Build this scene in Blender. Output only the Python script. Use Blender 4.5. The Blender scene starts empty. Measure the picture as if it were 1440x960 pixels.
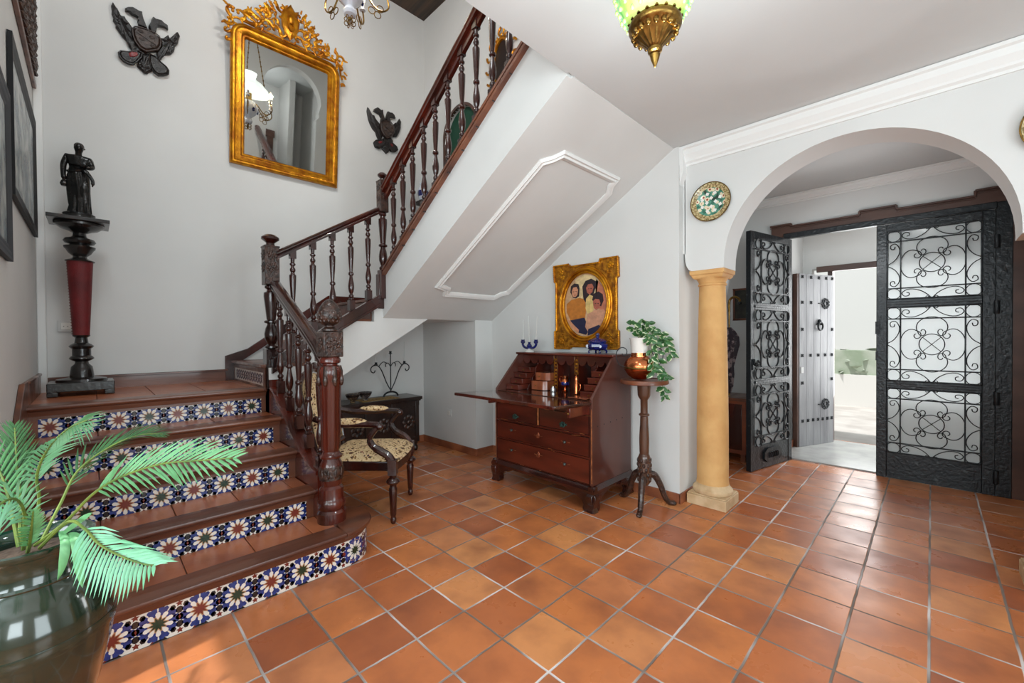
import bpy, math, random
from mathutils import Vector, Matrix
random.seed(11)
C = bpy.context.scene.collection
PI = math.pi
# ------------------------------------------------------------------ helpers
class MB:
    """collects geometry for ONE mesh object (world or local coordinates)"""
    def __init__(s): s.v=[]; s.f=[]; s.m=[]
    def add(s, vs, fs, mi=0):
        n=len(s.v); s.v+= [tuple(p) for p in vs]; s.f+=[tuple(i+n for i in f) for f in fs]; s.m+=[mi]*len(fs); return s
    def box(s,x0,x1,y0,y1,z0,z1,mi=0):
        vs=[(x,y,z) for z in (z0,z1) for y in (y0,y1) for x in (x0,x1)]
        return s.add(vs,[(0,2,3,1),(4,5,7,6),(0,1,5,4),(2,6,7,3),(0,4,6,2),(1,3,7,5)],mi)
    def bar(s,a,b,w,h,mi=0,up=(0,0,1)):
        """box-section bar from a to b, w across, h along up"""
        a=Vector(a);b=Vector(b);d=(b-a).normalized();u=Vector(up)
        sd=d.cross(u)
        if sd.length<1e-4: sd=d.cross(Vector((1,0,0)))
        sd.normalize();u=sd.cross(d).normalized()
        vs=[]
        for p in (a,b):
            for i,j in ((-1,-1),(1,-1),(1,1),(-1,1)): vs.append(p+sd*(w/2*i)+u*(h/2*j))
        return s.add(vs,[(0,1,2,3),(7,6,5,4),(0,4,5,1),(1,5,6,2),(2,6,7,3),(3,7,4,0)],mi)
    def prism(s,poly,axis,a,b,mi=0):
        """poly 2D extruded along axis between a and b"""
        def P(p,t):
            return (t,p[0],p[1]) if axis=='x' else (p[0],t,p[1]) if axis=='y' else (p[0],p[1],t)
        n=len(poly);vs=[P(p,a) for p in poly]+[P(p,b) for p in poly]
        fs=[tuple(range(n))[::-1],tuple(range(n,2*n))]+[(i,(i+1)%n,(i+1)%n+n,i+n) for i in range(n)]
        return s.add(vs,fs,mi)
    def mound(s,poly,axis,a,b,ins=.75,mi=0):
        """prism whose far face is shrunk towards the centroid (carved relief)"""
        cx=sum(p[0] for p in poly)/len(poly);cy=sum(p[1] for p in poly)/len(poly)
        def P(p,t):
            return (t,p[0],p[1]) if axis=='x' else (p[0],t,p[1]) if axis=='y' else (p[0],p[1],t)
        n=len(poly);mid=a+(b-a)*.6
        q=[(cx+(p[0]-cx)*ins,cy+(p[1]-cy)*ins) for p in poly]
        vs=[P(p,a) for p in poly]+[P(p,mid) for p in poly]+[P(p,b) for p in q]
        fs=[tuple(range(n))[::-1],tuple(range(2*n,3*n))]
        for k in (0,n): fs+=[(i+k,(i+1)%n+k,(i+1)%n+n+k,i+n+k) for i in range(n)]
        return s.add(vs,fs,mi)
    def lathe(s,prof,c=(0,0,0),seg=24,mi=0,cap=True,flute=None):
        """prof [(r,z)...] about z; flute=(n,depth,z0,z1)"""
        vs=[];n=len(prof)
        for r,z in prof:
            for k in range(seg):
                t=2*PI*k/seg;rr=r
                if flute and flute[2]<=z<=flute[3]: rr=r*(1-flute[1]*(0.5-0.5*math.cos(flute[0]*t)))
                vs.append((c[0]+rr*math.cos(t),c[1]+rr*math.sin(t),c[2]+z))
        fs=[(i*seg+k,i*seg+(k+1)%seg,(i+1)*seg+(k+1)%seg,(i+1)*seg+k) for i in range(n-1) for k in range(seg)]
        if cap and prof[0][0]>1e-4: fs.append(tuple(range(seg))[::-1])
        if cap and prof[-1][0]>1e-4: fs.append(tuple((n-1)*seg+k for k in range(seg)))
        return s.add(vs,fs,mi)
    def tube(s,pts,r,seg=8,mi=0,closed=False):
        pts=[Vector(p) for p in pts];n=len(pts)
        rs=r if isinstance(r,(list,tuple)) else [r]*n
        if closed: pts2=pts
        vs=[];prev=None
        for i,p in enumerate(pts):
            if closed: d=(pts[(i+1)%n]-pts[i-1])
            else: d=(pts[min(i+1,n-1)]-pts[max(i-1,0)])
            if d.length<1e-9: d=Vector((0,0,1))
            d.normalize()
            if prev is None:
                a=Vector((0,0,1)) if abs(d.z)<.9 else Vector((1,0,0))
                u=d.cross(a).normalized()
            else:
                u=prev-d*prev.dot(d)
                if u.length<1e-6: u=d.orthogonal()
                u.normalize()
            prev=u;w=d.cross(u)
            for k in range(seg):
                t=2*PI*k/seg;vs.append(p+(u*math.cos(t)+w*math.sin(t))*rs[i])
        m=n if closed else n-1
        fs=[(i*seg+k,i*seg+(k+1)%seg,((i+1)%n)*seg+(k+1)%seg,((i+1)%n)*seg+k) for i in range(m) for k in range(seg)]
        if not closed: fs+=[tuple(range(seg))[::-1],tuple((n-1)*seg+k for k in range(seg))]
        return s.add(vs,fs,mi)
    def sweep(s,path,prof,mi=0,closed=False,up=(0,0,1)):
        """profile [(side,up)] swept along path, side is horizontal"""
        path=[Vector(p) for p in path];n=len(path);up=Vector(up);m=len(prof);vs=[]
        for i,p in enumerate(path):
            if closed: d1=(path[i]-path[i-1]).normalized();d2=(path[(i+1)%n]-path[i]).normalized()
            else:
                d1=(path[i]-path[max(i-1,0)]);d2=(path[min(i+1,n-1)]-path[i])
                if d1.length<1e-9:d1=d2.copy()
                if d2.length<1e-9:d2=d1.copy()
                d1.normalize();d2.normalize()
            s1=d1.cross(up).normalized();s2=d2.cross(up).normalized();sd=(s1+s2)
            if sd.length<1e-6: sd=s1
            sd.normalize();k=1/max(.3,sd.dot(s1))
            for a,b in prof: vs.append(p+sd*(a*k)+up*b)
        q=n if closed else n-1
        fs=[(i*m+k,i*m+(k+1)%m,((i+1)%n)*m+(k+1)%m,((i+1)%n)*m+k) for i in range(q) for k in range(m)]
        if not closed: fs+=[tuple(range(m))[::-1],tuple((n-1)*m+k for k in range(m))]
        return s.add(vs,fs,mi)
    def ball(s,c,rx,ry=None,rz=None,seg=14,ring=9,mi=0,M=None):
        ry=rx if ry is None else ry;rz=rx if rz is None else rz
        vs=[];c=Vector(c)
        for i in range(ring+1):
            a=PI*i/ring
            for k in range(seg):
                t=2*PI*k/seg;p=Vector((rx*math.sin(a)*math.cos(t),ry*math.sin(a)*math.sin(t),-rz*math.cos(a)))
                if M: p=M@p
                vs.append(c+p)
        fs=[(i*seg+k,i*seg+(k+1)%seg,(i+1)*seg+(k+1)%seg,(i+1)*seg+k) for i in range(ring) for k in range(seg)]
        return s.add(vs,fs,mi)
    def build(s,name,mats,parent=None,smooth=True,bevel=0,origin=None,local=False,angle=35,sub=0):
        me=bpy.data.meshes.new(name)
        o=Vector(origin) if origin is not None else None
        off=Vector((0,0,0))
        if parent is not None and not local:
            q=parent
            while q: off+=q.location;q=q.parent
        if o is not None: loc=o-off;base=o
        else: loc=Vector((0,0,0));base=off
        me.from_pydata([tuple(Vector(p)-base) for p in s.v],[],s.f)
        if not isinstance(mats,(list,tuple)): mats=[mats]
        for m in mats: me.materials.append(m)
        if len(mats)>1: me.polygons.foreach_set('material_index',s.m)
        import bmesh
        bm=bmesh.new();bm.from_mesh(me)
        bmesh.ops.remove_doubles(bm,verts=bm.verts,dist=1e-6)
        bmesh.ops.recalc_face_normals(bm,faces=bm.faces)
        bm.to_mesh(me);bm.free()
        if smooth:
            me.shade_smooth();me.set_sharp_from_angle(angle=math.radians(angle))
        ob=bpy.data.objects.new(name,me);C.objects.link(ob);ob.location=loc
        if parent: ob.parent=parent
        if bevel:
            b=ob.modifiers.new('b','BEVEL');b.width=bevel;b.segments=2;b.limit_method='ANGLE';b.angle_limit=math.radians(40)
        if sub:
            b=ob.modifiers.new('s','SUBSURF');b.levels=sub;b.render_levels=sub
        return ob
def tag(o,label=None,cat=None,group=None,kind=None):
    if label: o['label']=label
    if cat: o['category']=cat
    if group: o['group']=group
    if kind: o['kind']=kind
    return o
def thing(name,label,cat,loc=(0,0,0),rz=0,group=None):
    o=bpy.data.objects.new(name,None);C.objects.link(o);o.location=loc;o.rotation_euler=(0,0,rz)
    o.empty_display_size=.05
    return tag(o,label,cat,group)
def struct(name,mb,m,parent=None,**k):
    o=mb.build(name,m,parent,**k)
    if parent is None: o['kind']='structure'
    return o
def copy_tree(o,parent=None):
    c=o.copy();C.objects.link(c);c.parent=parent
    for ch in list(o.children): copy_tree(ch,c)
    return c
def smoothpath(pts,n=6):
    """Catmull-Rom"""
    P=[Vector(p) for p in pts];out=[]
    for i in range(len(P)-1):
        a=P[max(i-1,0)];b=P[i];c=P[i+1];d=P[min(i+2,len(P)-1)]
        for k in range(n):
            t=k/n;out.append(.5*((2*b)+(c-a)*t+(2*a-5*b+4*c-d)*t*t+(3*b-a-3*c+d)*t*t*t))
    out.append(P[-1]);return out
def spiral(c,r0,r1,a0,a1,n=16):
    return [(c[0]+(r0+(r1-r0)*k/n)*math.cos(a0+(a1-a0)*k/n),c[1]+(r0+(r1-r0)*k/n)*math.sin(a0+(a1-a0)*k/n)) for k in range(n+1)]
def circle(c,rx,ry=None,n=24,a0=0,a1=2*PI):
    ry=rx if ry is None else ry
    full=abs(a1-a0-2*PI)<1e-6
    return [(c[0]+rx*math.cos(a0+(a1-a0)*k/(n if full else n-1)),c[1]+ry*math.sin(a0+(a1-a0)*k/(n if full else n-1))) for k in range(n)]
# ------------------------------------------------------------------ materials
def s2l(c): return tuple(((x/255)/12.92 if x/255<=.04045 else ((x/255+.055)/1.055)**2.4) for x in c)+(1,)
def mat(name,col,rough=.5,metal=0,col2=None,scale=8,detail=4,bump=0,bscale=40,coat=0,stretch=None,emit=0,trans=0,rough2=None,thr=(.35,.65),ior=1.5,sub=0,spec=None):
    m=bpy.data.materials.new(name);m.use_nodes=True;nt=m.node_tree;N=nt.nodes;L=nt.links
    b=N['Principled BSDF'];c=s2l(col)
    b.inputs['Base Color'].default_value=c;b.inputs['Roughness'].default_value=rough;b.inputs['Metallic'].default_value=metal
    b.inputs['IOR'].default_value=ior
    if spec is not None: b.inputs['Specular IOR Level'].default_value=spec
    if coat: b.inputs['Coat Weight'].default_value=coat;b.inputs['Coat Roughness'].default_value=.08
    if trans: b.inputs['Transmission Weight'].default_value=trans
    if emit: b.inputs['Emission Color'].default_value=c;b.inputs['Emission Strength'].default_value=emit
    tc=N.new('ShaderNodeTexCoord');mp=N.new('ShaderNodeMapping');L.new(tc.outputs['Object'],mp.inputs['Vector'])
    if stretch: mp.inputs['Scale'].default_value=stretch
    if col2 or rough2 is not None:
        nz=N.new('ShaderNodeTexNoise');nz.inputs['Scale'].default_value=scale;nz.inputs['Detail'].default_value=detail
        L.new(mp.outputs['Vector'],nz.inputs['Vector'])
        r=N.new('ShaderNodeMapRange');r.inputs['From Min'].default_value=thr[0];r.inputs['From Max'].default_value=thr[1]
        L.new(nz.outputs['Fac'],r.inputs['Value'])
        if col2:
            mx=N.new('ShaderNodeMix');mx.data_type='RGBA';mx.inputs[6].default_value=c;mx.inputs[7].default_value=s2l(col2)
            L.new(r.outputs['Result'],mx.inputs[0]);L.new(mx.outputs[2],b.inputs['Base Color'])
        if rough2 is not None:
            r2=N.new('ShaderNodeMapRange');r2.inputs['To Min'].default_value=rough;r2.inputs['To Max'].default_value=rough2
            L.new(r.outputs['Result'],r2.inputs['Value']);L.new(r2.outputs['Result'],b.inputs['Roughness'])
    if bump:
        n2=N.new('ShaderNodeTexNoise');n2.inputs['Scale'].default_value=bscale;n2.inputs['Detail'].default_value=3
        L.new(mp.outputs['Vector'],n2.inputs['Vector'])
        bp=N.new('ShaderNodeBump');bp.inputs['Strength'].default_value=bump;bp.inputs['Distance'].default_value=.01
        L.new(n2.outputs['Fac'],bp.inputs['Height']);L.new(bp.outputs['Normal'],b.inputs['Normal'])
    return m
M={}
M['wall']=mat('white_plaster',(214,214,212),.75,col2=(207,207,205),scale=1.2,bump=.12,bscale=9)
M['ceil']=mat('white_ceiling_plaster',(212,215,215),.8,col2=(207,210,210),scale=1.5,bump=.08,bscale=12)
M['plaster']=mat('white_moulding_plaster',(226,226,224),.6,bump=.05,bscale=30)
M['maho']=mat('dark_mahogany',(62,22,15),.25,col2=(34,14,11),scale=6,stretch=(1,1,.25),bump=.1,bscale=50,coat=.6)
M['mahored']=mat('red_mahogany',(88,30,18),.25,col2=(48,18,12),scale=5,stretch=(1,1,.3),bump=.08,bscale=50,coat=.5)
M['carved']=mat('carved_dark_wood',(70,42,30),.35,col2=(28,16,12),scale=40,bump=.8,bscale=70,coat=.3)
M['stepwood']=mat('brown_step_wood',(122,70,45),.28,col2=(80,42,28),scale=7,stretch=(1,.15,1),bump=.15,bscale=30,coat=.35,rough2=.45)
M['bureau']=mat('bureau_mahogany',(98,38,24),.28,col2=(62,22,14),scale=7,stretch=(.3,1,1.5),bump=.06,bscale=40,coat=.4)
M['bureauside']=mat('bureau_side_mahogany',(92,52,42),.32,col2=(76,38,30),scale=3,stretch=(.3,1,.3),coat=.4)
M['bureaulight']=mat('pale_worn_edge_wood',(170,105,62),.4,col2=(110,60,35),scale=30)
M['desktop']=mat('desk_lid_wood',(72,40,30),.14,col2=(50,26,18),scale=4,stretch=(.3,2,1),coat=.7)
M['copperwood']=mat('polished_copper_brown_wood',(150,82,52),.2,col2=(118,58,36),scale=6,coat=.6)
M['brass']=mat('aged_brass',(150,118,60),.32,1,col2=(96,70,36),scale=25,bump=.2,bscale=60)
M['verdigris']=mat('verdigris_brass',(60,92,82),.5,.5,col2=(36,52,48),scale=60)
M['gold']=mat('gilded_wood',(214,148,28),.32,.75,col2=(160,92,16),scale=14,bump=.35,bscale=60)
M['goldd']=mat('dark_gilding',(204,138,34),.36,.7,col2=(128,74,18),scale=30,bump=.6,bscale=90)
M['mirror']=mat('mirror_glass',(225,228,226),.02,1)
M['black']=mat('black_lacquer',(22,20,20),.25,col2=(34,30,28),scale=12,bump=.15,bscale=40,coat=.3)
M['bronze']=mat('black_bronze',(26,25,25),.22,.4,col2=(44,42,40),scale=20,bump=.3,bscale=60)
M['eagle']=mat('blackened_carved_wood',(34,27,25),.4,col2=(20,16,16),scale=30,bump=.6,bscale=70)
M['eagleb']=mat('brown_carved_shield',(64,46,38),.45,col2=(40,28,24),scale=30,bump=.6,bscale=60)
M['redp']=mat('dark_red_paint',(120,22,26),.4)
M['redvel']=mat('crimson_velvet',(108,14,18),.6,col2=(84,8,12),scale=12,bump=.3,bscale=200,sub=0)
M['iron']=mat('black_wrought_iron',(34,38,42),.35,.3,col2=(20,22,25),scale=14,bump=.4,bscale=45,rough2=.55)
M['ironworn']=mat('worn_black_door_iron',(24,28,32),.35,.2,col2=(84,88,90),scale=22,thr=(.62,.8),bump=.4,bscale=45)
M['silverwood']=mat('silver_grey_door_wood',(158,158,160),.5,col2=(130,130,133),scale=5,stretch=(2,2,.3),bump=.2,bscale=30)
M['doorwood']=mat('brown_door_surround_wood',(92,62,50),.4,col2=(66,42,34),scale=5,stretch=(.3,1,1),bump=.08,bscale=30)
M['stone']=mat('ochre_sandstone',(214,168,108),.75,col2=(196,146,88),scale=5,bump=.35,bscale=30)
M['stonepale']=mat('pale_sandstone',(212,184,146),.8,col2=(190,158,118),scale=12,bump=.5,bscale=30)
M['copper']=mat('polished_copper',(226,140,92),.22,1,col2=(176,92,54),scale=10,bump=.1,bscale=30)
M['white']=mat('white_glaze',(228,226,220),.25,coat=.4)
M['porc']=mat('white_porcelain',(225,228,235),.15,col2=(205,212,228),scale=12,coat=.6)
M['cobalt']=mat('cobalt_glaze',(22,34,110),.15,col2=(12,20,70),scale=30,coat=.6)
M['leaf']=mat('palm_green',(110,172,118),.45,col2=(84,142,88),scale=14)
M['leafpale']=mat('palm_pale_green',(150,214,176),.45,col2=(116,188,140),scale=10)
M['leafdark']=mat('palm_dark_green',(56,104,56),.5,col2=(38,80,44),scale=14)
M['stem']=mat('palm_stem',(120,140,60),.5,col2=(84,110,50),scale=14)
M['vine']=mat('vine_leaf',(52,104,48),.4,col2=(34,76,36),scale=30)
M['vinew']=mat('vine_leaf_cream',(196,206,168),.45)
M['potgreen']=mat('dark_green_glaze',(14,50,38),.12,col2=(38,40,28),scale=2.2,coat=.9,detail=5,bump=.12,bscale=9)
M['potbrown']=mat('brown_green_glaze',(50,48,34),.25,col2=(34,40,28),scale=5,coat=.6,bump=.1,bscale=9)
M['soil']=mat('gravel',(92,76,64),.9,col2=(60,48,40),scale=40,bump=1,bscale=60)
M['leather']=M['black']
M['glassfr']=mat('frosted_glass',(206,210,210),.45,trans=.35,ior=1.2)
M['green']=mat('green_lining',(10,62,44),.7)
M['terra']=mat('terracotta_tread',(176,104,66),.3,col2=(140,76,48),scale=4,bump=.1,bscale=20)
M['terrab']=mat('terracotta_baseboard',(166,100,66),.45,col2=(120,66,44),scale=5,bump=.1,bscale=20)
M['outlet']=mat('white_plastic',(205,205,203),.4)
M['dark']=mat('dark_brown_wood',(30,18,14),.5)  # plain near-black brown for dowels, bowl rims, pin holes and the bracket
M['tilewhite']=mat('azulejo_white',(230,222,212),.22,coat=.5)
M['tileblue']=mat('azulejo_blue',(36,58,128),.22,col2=(26,44,104),scale=50,coat=.5)
M['tileblack']=mat('azulejo_black',(20,16,18),.2,coat=.5)
M['tilered']=mat('azulejo_red',(116,42,30),.22,coat=.5)
M['tilegreen']=mat('azulejo_green',(26,52,34),.22,coat=.5)
M['tileline']=mat('azulejo_ochre_line',(176,126,84),.3,coat=.4)
M['chest']=mat('chest_dark_oak',(44,26,20),.35,col2=(26,15,12),scale=8,bump=.3,bscale=40,coat=.3)
M['opal']=mat('opal_glass',(235,245,240),.3,emit=1.5)
M['bulb']=mat('lit_bulb',(255,214,150),.3,emit=25)
M['ceilwood']=mat('dark_ceiling_boards',(74,54,38),.5,col2=(44,32,24),scale=6,stretch=(.2,4,1),bump=.2,bscale=20)
def floor_mat():
    m=bpy.data.materials.new('terracotta_floor_tiles');m.use_nodes=True;nt=m.node_tree;N=nt.nodes;L=nt.links
    b=N['Principled BSDF'];geo=N.new('ShaderNodeNewGeometry')
    def math_(op,a,c=None):
        n=N.new('ShaderNodeMath');n.operation=op
        for i,v in enumerate((a,c)):
            if v is None: continue
            if isinstance(v,(int,float)): n.inputs[i].default_value=v
            else: L.new(v,n.inputs[i])
        return n.outputs[0]
    # slight wobble so that joints are hand-laid
    wob=N.new('ShaderNodeTexNoise');wob.inputs['Scale'].default_value=9;L.new(geo.outputs['Position'],wob.inputs['Vector'])
    sub=N.new('ShaderNodeVectorMath');sub.operation='SUBTRACT';L.new(wob.outputs['Color'],sub.inputs[0]);sub.inputs[1].default_value=(.5,.5,.5)
    scl=N.new('ShaderNodeVectorMath');scl.operation='SCALE';L.new(sub.outputs[0],scl.inputs[0]);scl.inputs['Scale'].default_value=.007
    add=N.new('ShaderNodeVectorMath');L.new(geo.outputs['Position'],add.inputs[0]);L.new(scl.outputs[0],add.inputs[1])
    sep=N.new('ShaderNodeSeparateXYZ');L.new(add.outputs[0],sep.inputs[0])
    u=math_('DIVIDE',sep.outputs[0],.25);v=math_('DIVIDE',sep.outputs[1],.25)
    fu=math_('FLOOR',u);fv=math_('FLOOR',v);ru=math_('SUBTRACT',u,fu);rv=math_('SUBTRACT',v,fv)
    eu=math_('SUBTRACT',.5,math_('ABSOLUTE',math_('SUBTRACT',ru,.5)));ev=math_('SUBTRACT',.5,math_('ABSOLUTE',math_('SUBTRACT',rv,.5)))
    e=math_('MINIMUM',eu,ev)
    gr=N.new('ShaderNodeMapRange');gr.inputs['From Min'].default_value=.013;gr.inputs['From Max'].default_value=.024;L.new(e,gr.inputs['Value'])
    cb=N.new('ShaderNodeCombineXYZ');L.new(fu,cb.inputs[0]);L.new(fv,cb.inputs[1])
    wn=N.new('ShaderNodeTexWhiteNoise');wn.noise_dimensions='2D';L.new(cb.outputs[0],wn.inputs['Vector'])
    ramp=N.new('ShaderNodeValToRGB');cr=ramp.color_ramp
    cr.elements[0].position=0;cr.elements[0].color=s2l((166,92,56));cr.elements[1].position=1;cr.elements[1].color=s2l((218,146,90))
    for p,c in ((.3,(192,112,66)),(.6,(204,124,72)),(.8,(200,126,82))):
        q=cr.elements.new(p);q.color=s2l(c)
    L.new(wn.outputs['Value'],ramp.inputs['Fac'])
    # cloudy firing marks, shifted per tile
    o2=N.new('ShaderNodeVectorMath');o2.operation='MULTIPLY_ADD';L.new(wn.outputs['Color'],o2.inputs[0]);o2.inputs[1].default_value=(7,7,7);L.new(geo.outputs['Position'],o2.inputs[2])
    nz=N.new('ShaderNodeTexNoise');nz.inputs['Scale'].default_value=4.5;nz.inputs['Detail'].default_value=5;L.new(o2.outputs[0],nz.inputs['Vector'])
    nr=N.new('ShaderNodeMapRange');nr.inputs['From Min'].default_value=.42;nr.inputs['From Max'].default_value=.78;nr.inputs['To Max'].default_value=.75;L.new(nz.outputs['Fac'],nr.inputs['Value'])
    mx=N.new('ShaderNodeMix');mx.data_type='RGBA';L.new(nr.outputs['Result'],mx.inputs[0]);L.new(ramp.outputs['Color'],mx.inputs[6]);mx.inputs[7].default_value=s2l((126,68,46))
    g=N.new('ShaderNodeTexNoise');g.inputs['Scale'].default_value=2.2;L.new(geo.outputs['Position'],g.inputs['Vector'])
    gc=N.new('ShaderNodeMix');gc.data_type='RGBA';gc.inputs[6].default_value=s2l((118,106,98));gc.inputs[7].default_value=s2l((214,206,204))
    gg=N.new('ShaderNodeMapRange');gg.inputs['From Min'].default_value=.45;gg.inputs['From Max'].default_value=.65;L.new(g.outputs['Fac'],gg.inputs['Value']);L.new(gg.outputs['Result'],gc.inputs[0])
    fm=N.new('ShaderNodeMix');fm.data_type='RGBA';L.new(gr.outputs['Result'],fm.inputs[0]);L.new(gc.outputs[2],fm.inputs[6]);L.new(mx.outputs[2],fm.inputs[7])
    L.new(fm.outputs[2],b.inputs['Base Color'])
    rr=N.new('ShaderNodeMapRange');rr.inputs['From Min'].default_value=.35;rr.inputs['From Max'].default_value=.7;rr.inputs['To Min'].default_value=.26;rr.inputs['To Max'].default_value=.42;L.new(nz.outputs['Fac'],rr.inputs['Value'])
    rm=N.new('ShaderNodeMix');L.new(gr.outputs['Result'],rm.inputs[0]);rm.inputs[2].default_value=.8;L.new(rr.outputs['Result'],rm.inputs[3]);L.new(rm.outputs[0],b.inputs['Roughness'])
    n3=N.new('ShaderNodeTexNoise');n3.inputs['Scale'].default_value=7;n3.inputs['Detail'].default_value=6;L.new(geo.outputs['Position'],n3.inputs['Vector'])
    hs=math_('ADD',math_('MULTIPLY',gr.outputs['Result'],.35),math_('MULTIPLY',n3.outputs['Fac'],.35))
    bp=N.new('ShaderNodeBump');bp.inputs['Strength'].default_value=.5;bp.inputs['Distance'].default_value=.008;L.new(hs,bp.inputs['Height']);L.new(bp.outputs['Normal'],b.inputs['Normal'])
    return m
M['floor']=floor_mat()
def flower_fabric():
    m=bpy.data.materials.new('floral_tapestry');m.use_nodes=True;nt=m.node_tree;N=nt.nodes;L=nt.links;b=N['Principled BSDF']
    tc=N.new('ShaderNodeTexCoord');v=N.new('ShaderNodeTexNoise');v.inputs['Scale'].default_value=42;v.inputs['Detail'].default_value=2;L.new(tc.outputs['Object'],v.inputs['Vector'])
    r=N.new('ShaderNodeValToRGB');cr=r.color_ramp;cr.interpolation='CONSTANT'
    cr.elements[0].position=0;cr.elements[0].color=s2l((70,40,30));cr.elements[1].position=.37;cr.elements[1].color=s2l((138,98,52))
    for p,c in ((.42,(212,184,140)),(.56,(226,202,162)),(.62,(150,72,50)),(.66,(96,90,50)),(.7,(60,40,60))):
        q=cr.elements.new(p);q.color=s2l(c)
    L.new(v.outputs['Fac'],r.inputs['Fac']);L.new(r.outputs['Color'],b.inputs['Base Color']);b.inputs['Roughness'].default_value=.85
    return m
M['fabric']=flower_fabric()
def glaze_plate():
    m=bpy.data.materials.new('painted_plate');m.use_nodes=True;nt=m.node_tree;N=nt.nodes;L=nt.links;b=N['Principled BSDF']
    tc=N.new('ShaderNodeTexCoord');v=N.new('ShaderNodeTexVoronoi');v.inputs['Scale'].default_value=26;L.new(tc.outputs['Object'],v.inputs['Vector'])
    r=N.new('ShaderNodeValToRGB');cr=r.color_ramp;cr.interpolation='CONSTANT'
    cr.elements[0].position=0;cr.elements[0].color=s2l((150,70,50));cr.elements[1].position=.2;cr.elements[1].color=s2l((222,208,180))
    for p,c in ((.42,(84,142,120)),(.6,(60,110,92)),(.75,(40,60,50))):
        q=cr.elements.new(p);q.color=s2l(c)
    L.new(v.outputs['Distance'],r.inputs['Fac']);L.new(r.outputs['Color'],b.inputs['Base Color']);b.inputs['Roughness'].default_value=.2
    return m
# ================================================================== SETTING
CZ=2.64; UZ=5.07; XB=-2.10; YL=-1.70; YN=1.42; YD=1.638; YA=1.71; YAB=1.96; YF=3.50; XR=4.6; YR=-4.2
struct('floor',MB().box(XB-.2,XR+.2,YR,YF+1.3,-.12,0),M['floor'],smooth=False)
# main ceiling slab (edge of the stairwell at x=.88) with the upper floor on top
m=MB();m.prism([(.885,CZ),(XR+.2,CZ),(XR+.2,2.95),(.885,2.95)],'y',YR,.36);m.box(.895,XR+.2,.36,YD+.02,CZ,2.95);m.box(.75,XR+.2,YD+.02,YF+1.4,CZ,2.95)
struct('ceiling',m,M['ceil'],smooth=False)
struct('ceiling_upper',MB().box(XB-.2,.97,-2.2,2.0,UZ,UZ+.1),M['ceilwood'],smooth=False)
struct('ceiling_gallery',MB().box(.97,4.2,-2.4,4.2,UZ,UZ+.1),M['ceil'],smooth=False)
# back wall behind landing, up through both floors
struct('wall_back',MB().box(XB-.2,XB,YL-.2,YN+.3,0,UZ),M['wall'],smooth=False)
m=MB();m.box(XB,.22,YL-.2,YL,0,UZ);m.box(.22,4.2,-2.4,-2.2,2.95,UZ);m.box(.1,.22,-2.2,YL-.2,2.6,UZ)
struct('wall_left',m,M['wall'],smooth=False)
def holes(a0,a1,z0,z1,hs):
    out=[];a=a0
    for h0,h1,y0,y1 in hs: out+=[(a,h0,z0,z1),(h0,h1,z0,y0),(h0,h1,y1,z1)];a=h1
    return out+[(a,a1,z0,z1)]
m=MB()
for a,b,c,d in holes(.1,XR+.2,0,CZ,[(.75,4.15,.85,2.25)]): m.box(a,b,YR-.15,YR,c,d)
struct('wall_rear',m,M['wall'],smooth=False)
m=MB()
for a,b,c,d in holes(YR,YA,0,CZ,[(-3.2,-2.0,.85,2.25),(-1.0,.4,0,2.25)]): m.box(XR,XR+.15,a,b,c,d)
struct('wall_right',m,M['wall'],smooth=False)
struct('wall_hall_left',MB().box(.1,.22,YR,YL-.2,0,CZ),M['wall'],smooth=False)
# little pier in the left corner of the landing
struct('wall_pier',MB().box(XB,XB+.03,YL,YL+.045,.8,UZ),M['plaster'],bevel=.006)
# niche wall / desk wall / upper wall above the flight
m=MB();m.box(XB,-1.122,YN-.02,YD+.2,0,1.45);m.box(-1.122,.933,YD,YD+.2,0,CZ)
m.box(XB,1.4,YN+.03,YD+.25,1.45,UZ) if False else None
struct('wall_niche',m,M['wall'],smooth=False)
# upper wall with arched recess cut out (recess x -1.68..-1.14, z 2.9..3.85)
def arch_wall(name,axisface,x0,x1,z0,z1,ya,yb,cx,r,zs,zb,m_,n=28,parent=None,horse=False):
    """wall in XZ with an arched opening (cx, radius r, springing zs, bottom zb)"""
    mb=MB()
    mb.box(x0,cx-r,ya,yb,z0,zs);mb.box(cx+r,x1,ya,yb,z0,zs)
    if zb>z0: mb.box(cx-r,cx+r,ya,yb,z0,zb)
    pts=[(cx+r*math.cos(PI-PI*k/n),zs+r*math.sin(PI*k/n)) for k in range(n+1)]
    # left slab, right slab, and strips above the arch
    mb.box(x0,cx-r,ya,yb,zs,z1);mb.box(cx+r,x1,ya,yb,zs,z1)
    for a,b in zip(pts,pts[1:]): mb.prism([(a[0],a[1]),(b[0],b[1]),(b[0],z1),(a[0],z1)],'y',ya,yb)
    return mb
mb=arch_wall('','',XB,-1.12,1.45,UZ,1.45,1.60,-1.41,.27,3.50,2.80,None)
mb.prism([(-1.12,1.60),(.80,2.78),(2.6,2.95),(2.6,UZ),(-1.12,UZ)],'y',1.45,1.60)
struct('wall_upper_right',mb,M['wall'],smooth=False)
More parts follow.
